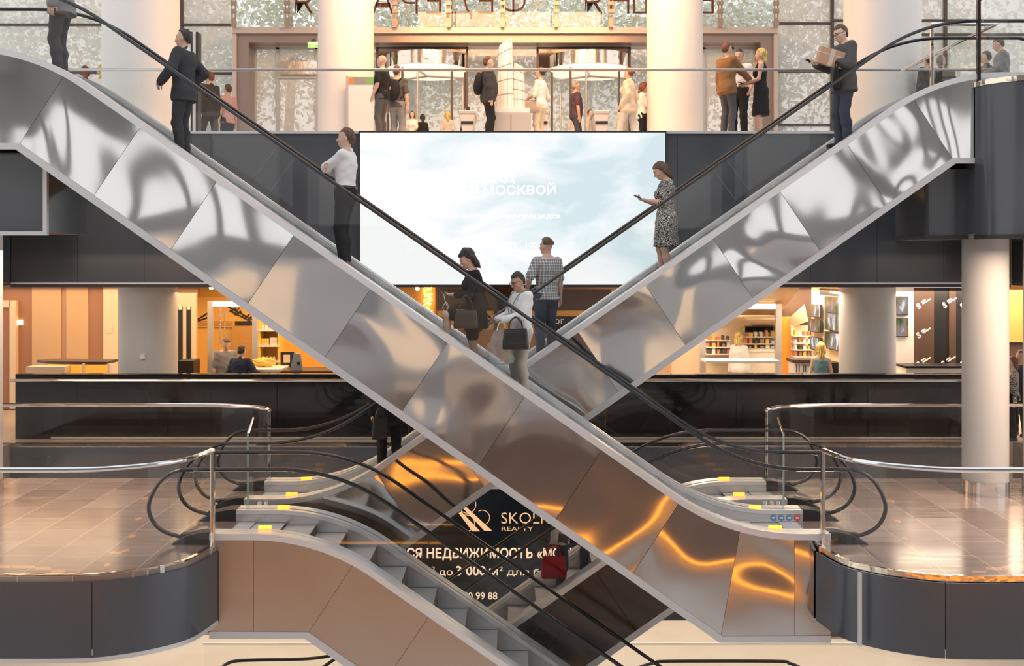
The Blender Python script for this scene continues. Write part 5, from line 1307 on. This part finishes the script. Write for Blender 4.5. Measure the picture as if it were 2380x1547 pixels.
    if beard:
        s_ = Shape(); s_.ell(Hd(0, .030, 1.572), (.062, .070, .050), .02, HM); hcut_ = HM.T
        s_.cut(lambda x, y, z: np.maximum((hcut_[2, 0] * (x - nk[0]) + hcut_[2, 1] * (y - nk[1]) + hcut_[2, 2] * (z - nk[2]) + 1.47) - 1.588, 0.012 - (hcut_[1, 0] * (x - nk[0]) + hcut_[1, 1] * (y - nk[1]) + hcut_[1, 2] * (z - nk[2])))); put(s_, 'beard', HAIR[hairm])
    if fine:
        for sx_ in (-1, 1):
            s_ = Shape(); s_.ell(Hd(sx_ * .032, .086, 1.640), (.014, .008, .0075), .003, HM); put(s_, 'eye', M['eye_dark'], res=.45)
        s_ = Shape()
        for sx_ in (-1, 1): s_.cap(Hd(sx_ * .016, .0985, 1.660), Hd(sx_ * .050, .082, 1.661), .0055, .004, .003)
        put(s_, 'eyebrows', HAIR[hairm], res=.5)
        s_ = Shape(); s_.cap(Hd(-.02, .096, 1.569), Hd(.02, .096, 1.569), .006, .006, .003); put(s_, 'lips', M['lip'], res=.5)
    if glasses:
        mb = MB()
        for sx_ in (-1, 1):
            mb.tube([tuple(Hd(sx_ * .034 + .021 * math.cos(a_ * math.pi / 8), .110, 1.638 + .016 * math.sin(a_ * math.pi / 8))) for a_ in range(17)], .0028, 5)
            mb.tube([tuple(Hd(sx_ * .056, .108, 1.642)), tuple(Hd(sx_ * .080, .0, 1.645))], .0025, 5)
        mb.tube([tuple(Hd(-.013, .111, 1.640)), tuple(Hd(.013, .111, 1.640))], .0025, 5); mb.build('glasses', M['spectacle'], root)
    # world position of joints, for what they hold
    Wm = Matrix.Translation(Vector(pos)) @ Matrix.Rotation(R(face), 4, 'Z') @ Matrix.Scale(S, 4)
    def wld(p): return Wm @ Vector(p)
    dL, dR = unit(wL - eL), unit(wR - eR)
    return {'root': root, 'lw': wld(wL), 'rw': wld(wR), 'lhand': wld(wL + dL * .07), 'rhand': wld(wR + dR * .07), 'le': wld(eL), 're': wld(eR), 'lsh': wld(shL), 'rsh': wld(shR), 'hip': wld(O), 'S': S, 'M': Wm}
# ------------------------------------------------------------------ who stands where
ST = step_line()
def tread(x0, s, zb, X, ph):
    u = s * (X - x0); n = math.floor((u + ph) / .4); return zb + interp(ST, -ph + .4 * n)
YA, YB_ = (Y_AF + Y_AR) / 2, (Y_BF + Y_BR) / 2
ESC = {'a': (2.66, -1, 0.0, YA, .06), 'b': (-2.52, 1, 0.0, YB_, .38), 'd': (-6.0, 1, -5.9, YB_, .06)}
def rider(e_, px, ytop, label, dy=0.0, hmin=1.56, hmax=1.92, **kw):
    """a rider whose head reaches ytop where the photograph shows it"""
    x0, s, zb, y, ph = ESC[e_]; y += dy; X = PX(px, y); z = tread(x0, s, zb, X, ph)
    H = PZ(ytop, y) - z - .015
    return person(label, (X, y, z), H=min(max(H, hmin), hmax), fine=True, **kw)
def phone(hand, label, rz=0, pitch=35, size=(.072, .145)):
    g = thing('mobile_phone', label, 'phone', hand, rz)
    mb = MB(); mb.box(-size[0] / 2, size[0] / 2, -size[1] / 2, size[1] / 2, -.005, .005); o = mb.build('case', M['black'], g, bevel=.003)
    mb = MB(); mb.box(-size[0] / 2 + .005, size[0] / 2 - .005, -size[1] / 2 + .012, size[1] / 2 - .012, .0048, .0056); s_ = mb.build('display', M['gloss_black'], g)
    g.rotation_euler = (R(pitch), 0, rz)
    return g
def handbag(label, top, rz, wd, hg, dp, m, strap=.20, cat='handbag', studs=False):
    """a bag hanging from its two handles at the point top"""
    g = thing('handbag', label, cat, (top[0], top[1], top[2] - strap - hg), rz)
    n = 10; vs = []; fs = []
    for i in range(n + 1):
        f_ = i / n; w_ = wd / 2 * (1.0 - .16 * f_ + .05 * math.sin(f_ * 3.1)); d_ = dp / 2 * (1.0 - .62 * f_ ** 1.6) * (.75 + .25 * min(1, f_ * 6)); z = hg * f_
        for k in range(24):
            a = 2 * math.pi * k / 24; c, s = math.cos(a), math.sin(a); e_ = .45
            vs.append((w_ * math.copysign(abs(c) ** e_, c), d_ * math.copysign(abs(s) ** e_, s), z + (.012 * math.cos(2 * a) if i == n else 0)))
    for i in range(n):
        for k in range(24): fs.append((i * 24 + k, i * 24 + (k + 1) % 24, (i + 1) * 24 + (k + 1) % 24, (i + 1) * 24 + k))
    fs += [tuple(range(23, -1, -1)), tuple(range(n * 24, n * 24 + 24))]
    mb = MB(); mb.add(vs, fs); mb.build('body', m, g, smooth=True, angle=50)
    for sy in (-1, 1):
        mb = MB(); mb.tube(catmull([(-wd * .26, sy * dp * .14, hg * .86), (-wd * .24, sy * dp * .12, hg + strap * .45), (-wd * .12, sy * dp * .05, hg + strap * .9), (0, sy * .012, hg + strap + .01), (wd * .12, sy * dp * .05, hg + strap * .9), (wd * .24, sy * dp * .12, hg + strap * .45), (wd * .26, sy * dp * .14, hg * .86)], 4), .009, 6)
        mb.build('handle', m, g, smooth=True)
    mb = MB(); mb.box(-wd * .38, wd * .38, -.006, .006, hg - .002, hg + .006); mb.build('zip', M['chrome'], g)
    return g
L_BLACK = mat('leather_black', (.016, .014, .014), .28); L_DARK = mat('leather_dark_brown', (.045, .030, .026), .35); L_RED = mat('suede_red', (.42, .006, .012), .8); L_TAN = mat('leather_taupe', (.40, .33, .27), .5)
FWD = dict(lel=(-.35, -.3, -1), rel=(.35, -.3, -1))

# --- riders of the near escalator
rider('a', 143, -165, 'person in a grey jacket at the top of the near escalator, head out of view', face=92, hmax=1.84, top='jacket', topm=C_GREY, hem=.80, botm=C_DGREY, lh=(-.27, .02, .80), rh=(.27, .05, .80), lel=(-.3, -1, 0))
rider('a', 427, 66, 'person in a dark suit with hands at the hips on the near escalator', face=80, top='jacket', topm=C_CHAR, hem=.78, botm=C_CHAR, lh=(-.25, .20, 1.02), rh=(.20, .02, 1.02), lel=(-.7, -.8, .1), rel=(.55, -1, -.1), hair='thin', hairm='dark', head=(4, 0), lpalm=(1, -.3, 0), shirt=C_WHITE)
rider('a', 803, 296, 'person in a white shirt and black trousers standing with folded arms on the near escalator', face=82, top='shirt', topm=C_WHITE, hem=.95, sleeve=1.0, botm=C_BLACK, belt=True, lh=(.12, .19, 1.20), rh=(-.16, .20, 1.27), lel=(-.5, .9, -.5), rel=(.5, .9, -.5), hair='short', hairm='brown', head=(6, 0), lean=-1, shoes=SHOE_T, lpalm=(0, -1, 0), rpalm=(0, -1, 0))
wb = rider('a', 1104, 574, 'person in a black dress, one knee raised, looking at a phone on the escalator', face=104, sex='f', top='dress', topm=C_BLACK, dress_hem=.66, bottom=None, sleeve=.85, lh=(-.05, .34, 1.13), rh=(.07, .30, 1.12), lf=(-.09, .42, .36), rf=(.09, -.05, .0), hair='curly', hairm='dark', head=(0, 24), skin='light', lean=4, lpalm=(.2, .2, 1), rpalm=(-.2, .2, 1), curl=30, **FWD)
phone(wb['lhand'] + Vector((-.035, -.01, .03)), 'dark phone with a dangling white cable held by the person in the black dress', R(104), 40)
mb = MB(); c_ = wb['lhand'] + Vector((-.03, -.03, .0)); mb.tube(catmull([c_, c_ + Vector((.02, -.02, -.08)), c_ + Vector((.05, -.02, -.17)), c_ + Vector((.02, -.03, -.22)), c_ + Vector((-.01, -.02, -.16)), c_ + Vector((.04, -.02, -.10)), c_ + Vector((.07, -.01, -.20))], 6), .004, 5); tag(mb.build('cable', M['sticker_white'], smooth=True), 'thin white charging cable dangling from the phone of the person in the black dress', 'cable')
el = wb['le'] * .82 + wb['lw'] * .18
handbag('dark brown leather handbag hanging from the arm of the person in the black dress', (el.x + .0, el.y - .05, el.z - .02), R(10), .31, .23, .15, L_DARK, .17)
ww = rider('a', 1212, 627, 'person with spectacles and a white sweater looking at a phone, carrying two bags', face=118, top='sweater', topm=C_WHITE, hem=.90, botm=C_KHAKI, lh=(-.09, .33, 1.10), rh=(.08, .33, 1.10), hair='short', hairm='dark', head=(6, 22), glasses=True, skin='tan', lpalm=(.2, .1, 1), rpalm=(-.2, .1, 1), curl=35, shoes=SHOE_B, **FWD)
phone(ww['rhand'] + Vector((-.05, -.02, .035)), 'dark phone held up by the person in the white sweater', R(118), 40)
el = ww['le'] * .55 + ww['lw'] * .45
handbag('shiny black leather handbag hanging from the forearm of the person in the white sweater', (el.x + .03, el.y - .05, el.z), R(-5), .33, .25, .17, L_BLACK, .14)
# see-through carrier bag with coloured shapes
g = thing('carrier_bag', 'crumpled clear plastic carrier bag with coloured contents beside the shiny black handbag', 'bag', (ww['lw'].x - .03, ww['lw'].y - .02, ww['lw'].z - .56))
vs, fs = [], []
for i in range(9):
    f_ = i / 8
    for k in range(16):
        a = 2 * math.pi * k / 16; r_ = 1 + .10 * math.sin(3 * a + i * 1.3) + .06 * math.cos(5 * a - i)
        vs.append(((.17 - .07 * f_ ** 2) * r_ * math.cos(a) * (1 - .55 * max(0, f_ - .8) * 5 * .6) - .02 * (1 - f_), (.07 - .04 * f_) * r_ * math.sin(a), .44 * f_ * (1 if i else 0) + .02 * math.cos(a * 2) * (1 - f_)))
for i in range(8):
    for k in range(16): fs.append((i * 16 + k, i * 16 + (k + 1) % 16, (i + 1) * 16 + (k + 1) % 16, (i + 1) * 16 + k))
fs.append(tuple(range(15, -1, -1)))
mb = MB(); mb.add(vs, fs); mb.build('film', glass_mat('plastic_film', (.88, .90, .92), 1.5, .12, 1.6, .14), g, smooth=True)
mb = MB(); mb.tube(catmull([(-.05, 0, .42), (-.02, 0, .52), (.03, 0, .56), (.05, 0, .50), (.06, 0, .42)], 4), .008, 6); mb.build('handle', M['sticker_white'], g, smooth=True)
mp_ = mat('printed_parcel', (.6, .5, .3), .5); add_colour_noise(mp_, (.75, .30, .08), (.25, .42, .30), 18, 2, lo=.42, hi=.58)
mb = MB(); mb.box(.0, .12, -.04, .04, .04, .34); tag(mb.build('printed_parcel', mp_, bevel=.01), 'brightly printed parcel inside the clear plastic carrier bag', 'parcel'); bpy.data.objects['printed_parcel'].location = g.location
mb = MB(); sh = ww['M']; pts = [sh @ Vector(p) for p in ((-.078, -.065, 1.50), (-.105, .06, 1.475), (-.09, .165, 1.33), (-.03, .178, 1.18), (0, .18, 1.12), (.03, .178, 1.18), (.09, .165, 1.33), (.105, .06, 1.475), (.078, -.065, 1.50))]
mb.tube(catmull(pts, 4), .007, 5); tag(mb.build('lanyard', C_GREY, smooth=True), 'grey lanyard round the neck of the person in the white sweater', 'lanyard')

# --- riders of the rear escalator
rider('b', 1271, 550, 'person in a grey checked shirt seen from behind before the big screen', face=28, top='tshirt', topm=C_CHECK, sleeve=.42, hem=.86, botm=C_JEANS, lh=(-.24, .16, .98), rh=(.26, .06, .84), lel=(-.8, -1, .0), hair='crew', hairm='brown', skin='light', head=(20, 0))
wp_ = rider('b', 1548, 369, 'person in a black and white patterned dress looking at a phone beside the screen', face=100, sex='f', top='dress', topm=C_FLORAL, dress_hem=.52, bottom=None, sleeve=.62, lh=(-.05, .30, 1.17), rh=(.06, .30, 1.17), hair='bob', hairm='brown', head=(0, 32), lpalm=(.2, .1, 1), rpalm=(-.2, .1, 1), curl=35, **FWD)
phone(wp_['lhand'] + Vector((-.05, 0, .03)), 'dark phone held by the person in the patterned dress', R(100), 25)
wx = rider('b', 1962, 54, 'person with spectacles in a dark jacket and jeans carrying a cardboard box and a phone', face=104, top='jacket', topm=C_DGREY, hem=.80, botm=C_JEANS, lh=(-.09, .24, 1.20), rh=(.12, .36, 1.18), lel=(-.8, -.7, -.8), rel=(.4, -.2, -1), hair='short', hairm='brown', head=(4, 20), glasses=True, skin='pale', fat=.03, lpalm=(.6, .2, .8), rpalm=(-.2, .1, 1), curl=40, shirt=C_BLACK)
phone(wx['rhand'] + Vector((-.05, 0, .035)), 'dark phone held by the person carrying the cardboard box', R(104), 30)
g = thing('cardboard_box', 'brown cardboard box with pale tape held by the person in the dark jacket', 'box', wx['lhand'] + Vector((.02, -.075, .03)))
g.rotation_euler = (R(8), R(14), R(8))
CB = mat('cardboard', (.60, .36, .22), .7)
mb = MB(); mb.box(-.19, .19, -.05, .05, -.12, .12); mb.build('carton', CB, g, bevel=.004)
mb = MB(); mb.box(-.192, .192, -.052, .052, .03, .045); mb.box(-.03, .03, -.0515, .0515, -.1215, .1215); mb.build('tape', mat('packing_tape', (.74, .62, .54), .35), g)
hp = wx['hip']
handbag('black shoulder bag hanging at the hip of the person carrying the cardboard box', (hp.x - .17, hp.y - .20, hp.z + .28), R(70), .28, .30, .12, C_BLACK, .10, 'bag')
rider('b', 905, 800, 'person in dark clothes on the rear escalator, only the legs showing under the near escalator', face=15, hmax=1.78, top='jacket', topm=C_BLACK, hem=.72, botm=C_BLACK, lf=(-.11, 0, 0), rf=(.12, .02, 0))
p = Vector((PX(884, YB_ - .3), YB_ - .36, PZ(950, YB_ - .3)))
handbag('dark bag hanging beside the legs on the rear escalator', tuple(p), R(15), .22, .30, .10, L_BLACK, .12, 'bag')
wr_ = rider('d', 1303, 1085, 'person in jeans and white shoes carrying a red bag up the lower escalator', face=-84, hmax=1.74, top='shirt', topm=C_LGREY, hem=.80, sleeve=1.0, botm=C_JEANS, shoes=SHOE_W, rh=(.24, -.14, .82), lf=(-.10, .36, .28), rf=(.09, -.04, 0), rel=(.3, -1, 0))
handbag('red suede handbag carried by the person in white shoes on the lower escalator', tuple(wr_['rhand'] + Vector((-.0, -.01, .0))), R(5), .36, .30, .16, L_RED, .16)

# --- people in the upper hall
def hall(x, ytop, s, label, **kw):
    d = F / s; H = PZ(ytop, d) - 5.9 - .015
    return person(label, (PX(x, d), d, 5.9), H=min(max(H, 1.2), 1.95), **kw)
POCK = dict(lh=(-.21, .10, .92), rh=(.21, .10, .92), lel=(-.7, -1, 0), rel=(.7, -1, 0))
hall(888, 127, 113, 'bald person in a black t-shirt and grey trousers at the upper railing', face=70, top='tshirt', topm=C_BLACK, sleeve=.40, botm=C_DGREY, hair='bald', hairm='dark', fat=.04, **POCK)
bp_ = hall(923, 152, 108, 'person in a grey t-shirt with a dark backpack behind the bald one', face=-20, top='tshirt', topm=C_DGREY, sleeve=.42, botm=C_GREY, hair='short', hairm='brown')
def backpack(q, label, m):
    g = thing('backpack', label, 'backpack', q['M'] @ Vector((0, -.20, 1.02)), q['root'].rotation_euler[2])
    s_ = Shape(); s_.ell((0, 0, .18), (.16, .085, .24), .04); s_.ell((0, -.06, .10), (.12, .05, .13), .04); v, f_ = s_.mesh(.018); mesh_obj('body', [tuple(k) for k in v], [tuple(int(i) for i in t) for t in f_], m, g)
    for sx_ in (-1, 1):
        mb = MB(); mb.tube(catmull([(sx_ * .10, .05, .38), (sx_ * .12, .16, .44), (sx_ * .13, .30, .34), (sx_ * .14, .30, .16), (sx_ * .14, .10, .02)], 4), .016, 6); mb.build('strap', m, g, smooth=True)
backpack(bp_, 'dark backpack on the person in a grey t-shirt behind the bald one', C_BLACK)
hall(846, 217, 93, 'person in a dark suit and open white collar standing before the white poster stand', face=185, top='jacket', topm=C_CHAR, hem=.80, botm=C_CHAR, vneck=True, shirt=C_LGREY, hair='short', hairm='dark', lh=(-.25, .05, .82), rh=(.20, .24, 1.05))
hall(958, 259, 95, 'small person with long brown hair in a white top before the revolving door', face=170, sex='f', top='tshirt', topm=C_WHITE, sleeve=.4, botm=C_BLACK, hair='long', hairm='brown', lh=(-.1, .25, 1.0), rh=(.1, .25, 1.0))
hall(982, 277, 93, 'small dark haired person with their back turned beside the white top', face=20, sex='f', top='tshirt', topm=C_BLACK, hair='bob', hairm='dark')
hall(1040, 274, 95, 'small blonde person seen from behind, between the first revolving door and the tower model', face=10, sex='f', top='tshirt', topm=C_LGREY, hair='long', hairm='blonde')
gm = hall(1135, 130, 112, 'person in a dark jacket with a black backpack facing the tower model', face=-80, top='jacket', topm=C_CHAR, hem=.84, botm=C_BLACK, hair='short', hairm='brown', shirt=C_WHITE, fat=.05)
backpack(gm, 'black backpack on the person facing the tower model', C_BLACK)
hb = hall(1256, 154, 107, 'dark haired person in a pale top with a taupe shoulder bag beside the tower model', face=60, sex='f', top='tshirt', topm=C_WHITE, sleeve=.55, botm=C_CREAM, hair='bun', hairm='dark', lh=(-.12, .25, 1.05), lel=(-.6, -.6, -1), rh=(.22, .12, .95))
handbag('taupe shoulder bag on the arm of the person beside the tower model', tuple(hb['lw'] * .5 + hb['le'] * .5 + Vector((0, -.04, -.0))), R(0), .40, .26, .14, L_TAN, .08, 'bag')
hall(1339, 187, 101, 'person in a dark polo shirt walking before the second revolving door', face=-80, top='tshirt', topm=C_PLUM, sleeve=.42, botm=C_JEANS, hair='short', hairm='grey', beard=True, skin='tan', lf=(-.1, .18, 0), rf=(.1, -.12, .02), fat=.03)
hall(1461, 156, 106, 'tall person in a cream jacket and pale trousers striding by the second revolving door', face=62, sex='f', top='jacket', topm=C_CREAM, hem=.80, botm=C_LGREY, hair='bun', hairm='auburn', lf=(-.1, .25, 0), rf=(.1, -.25, .04), lh=(-.2, .08, .95), rh=(.2, .1, .95))
hp_ = hall(1493, 189, 101, 'person in a white blouse and black trousers walking with a phone held out', face=-85, sex='f', top='shirt', topm=C_WHITE, hem=.84, botm=C_BLACK, hair='bob', hairm='auburn', rh=(.10, .36, 1.12), lh=(-.08, .30, 1.08), lf=(-.1, .2, 0), rf=(.1, -.2, .03), head=(0, 15), **FWD)
phone(hp_['rhand'] + Vector((.04, 0, .03)), 'phone held out by the person in the white blouse in the upper hall', R(-85), 25)
hall(1690, 98, 118, 'person in a brown jacket leaning an arm on the upper railing, one of three talking', face=-62, top='jacket', topm=C_BROWN, hem=.80, botm=C_DGREY, hair='short', hairm='auburn', rh=(.12, .42, 1.10), rel=(.6, -.4, -.8))
hall(1718, 113, 113, 'person in a white shirt and dark trousers smiling in the middle of the three talking', face=155, top='shirt', topm=C_WHITE, hem=.98, sleeve=.6, botm=C_BLACK, belt=True, hair='short', hairm='dark', skin='tan', lh=(-.24, .12, .95), rh=(.22, .15, 1.0))
hw = hall(1768, 111, 117, 'blonde person in a sleeveless black dress, one of three talking', face=78, sex='f', top='dress', topm=C_BLACK, dress_hem=.42, bottom=None, sleeve=0, hair='bob', hairm='blonde', lh=(-.14, .28, 1.06), rh=(.12, .30, 1.08), lel=(-.5, -.8, -1), rel=(.4, -.5, -1))
phone(hw['lhand'] + Vector((-.03, 0, .02)), 'phone in the hands of the blonde person in the black dress', R(78), 20)
hall(2158, 128, 118, 'person in a dark jacket, back turned, behind the post of the upper railing', face=15, top='jacket', topm=C_BLACK, hem=.80, botm=C_BLACK, hair='shortback', hairm='dark', fat=.04)
hall(2187, 122, 108, 'grey haired person in black next to the dark jacket behind the upper railing post', face=-20, top='jacket', topm=C_BLACK, hem=.80, botm=C_BLACK, hair='thin', hairm='grey')
hall(2291, 118, 116, 'person in a dark suit seen beyond the curved upper railing, lower than their neighbour', face=70, top='jacket', topm=C_CHAR, botm=C_CHAR, vneck=True, hair='short', hairm='dark')
hall(2328, 85, 124, 'tall person in a grey suit looking down beyond the curved upper railing', face=70, top='jacket', topm=C_GREY, botm=C_GREY, vneck=True, hair='short', hairm='brown', head=(0, 20), rh=(.1, .3, 1.05), lh=(-.1, .3, 1.05), **FWD)
hall(487, 166, 100, 'dark dressed person half hidden behind the white sign board, left of the pink shirt', face=60, top='jacket', topm=C_CHAR, hem=.80, botm=C_CHAR, hair='short', hairm='auburn', lf=(-.1, .2, 0), rf=(.1, -.2, .02))
hall(529, 195, 96, 'person in a pink shirt and dark trousers walking beside the side door', face=55, top='tshirt', topm=C_PINK, sleeve=.42, botm=C_BLACK, hair='short', hairm='brown')
hall(197, 152, 106, 'red haired person low behind the top of the near escalator', face=30, sex='f', top='tshirt', topm=C_WHITE, hair='bob', hairm='auburn')
hall(237, 149, 106, 'blonde person in white low behind the top of the near escalator', face=20, sex='f', top='tshirt', topm=C_WHITE, hair='bob', hairm='blonde')
for x, y, s, hr, hm, m, lb in ((1086, 252, 98, 'short', 'dark', C_CHAR, 'small person in dark grey behind the entry gate in front of the first revolving door'), (1335, 262, 96, 'bob', 'dark', C_LGREY, 'small person in pale grey at the feet of the person in a dark polo shirt'), (1372, 272, 96, 'short', 'brown', C_LGREY, 'small brown haired person in pale clothes between the polo shirt and the cream jacket'), (1398, 274, 94, 'bun', 'dark', C_WHITE, 'small person in white with tied dark hair behind the third entry gate'), (1446, 244, 99, 'short', 'auburn', C_CREAM, 'small person close behind the cream jacket')):
    hall(x, y, s, lb, face=(x * 7) % 360, sex='f' if hr != 'short' else 'm', top='tshirt', topm=m, hair=hr, hairm=hm, botm=C_DGREY)

# --- people on the shop level
def shopper(x, ytop, s, label, z=0.0, **kw):
    d = F / s; return person(label, (PX(x, d), d, z), H=min(max(PZ(ytop, d) - z - .015, 1.5), 1.95), **kw)
shopper(523, 781, 108, 'person in a grey t-shirt looking down at the shop counter', face=215, top='tshirt', topm=C_GREY, sleeve=.42, botm=C_JEANS, hair='short', hairm='brown', head=(-10, 22), fat=.03, lh=(-.2, .1, .9), rh=(.25, .02, .85), lean=4)
shopper(553, 801, 112, 'person in a navy jacket with their back turned, leaning on the shop counter', face=-18, top='jacket', topm=C_NAVY, hem=.82, botm=C_BLACK, hair='shortback', hairm='dark', lean=14, rh=(.28, .36, 1.12), lh=(-.2, .2, .95))
shopper(1718, 770, 100, 'blonde person in white standing behind the long glass counter of the electronics shop', face=-35, sex='f', top='shirt', topm=C_WHITE, hem=.84, botm=C_WHITE, hair='curly', hairm='blonde')
shopper(1908, 793, 112, 'blonde person in a teal sleeveless top seen from behind in front of the television wall', face=-15, sex='f', top='vest', topm=C_TEAL, hem=.84, bottom='skirt', botm=C_TEAL, dress_hem=.55, hair='long', hairm='blonde')
shopper(2372, 812, 118, 'black haired person in a navy shirt just past the white column', face=120, top='tshirt', topm=C_NAVY, sleeve=.42, botm=C_BLACK, hair='short', hairm='dark', skin='tan')
shopper(2353, 826, 121, 'person in a patterned blouse partly hidden by the white column', face=80, sex='f', top='shirt', topm=C_FLORAL, hem=.84, botm=C_BLACK, hair='bob', hairm='auburn')
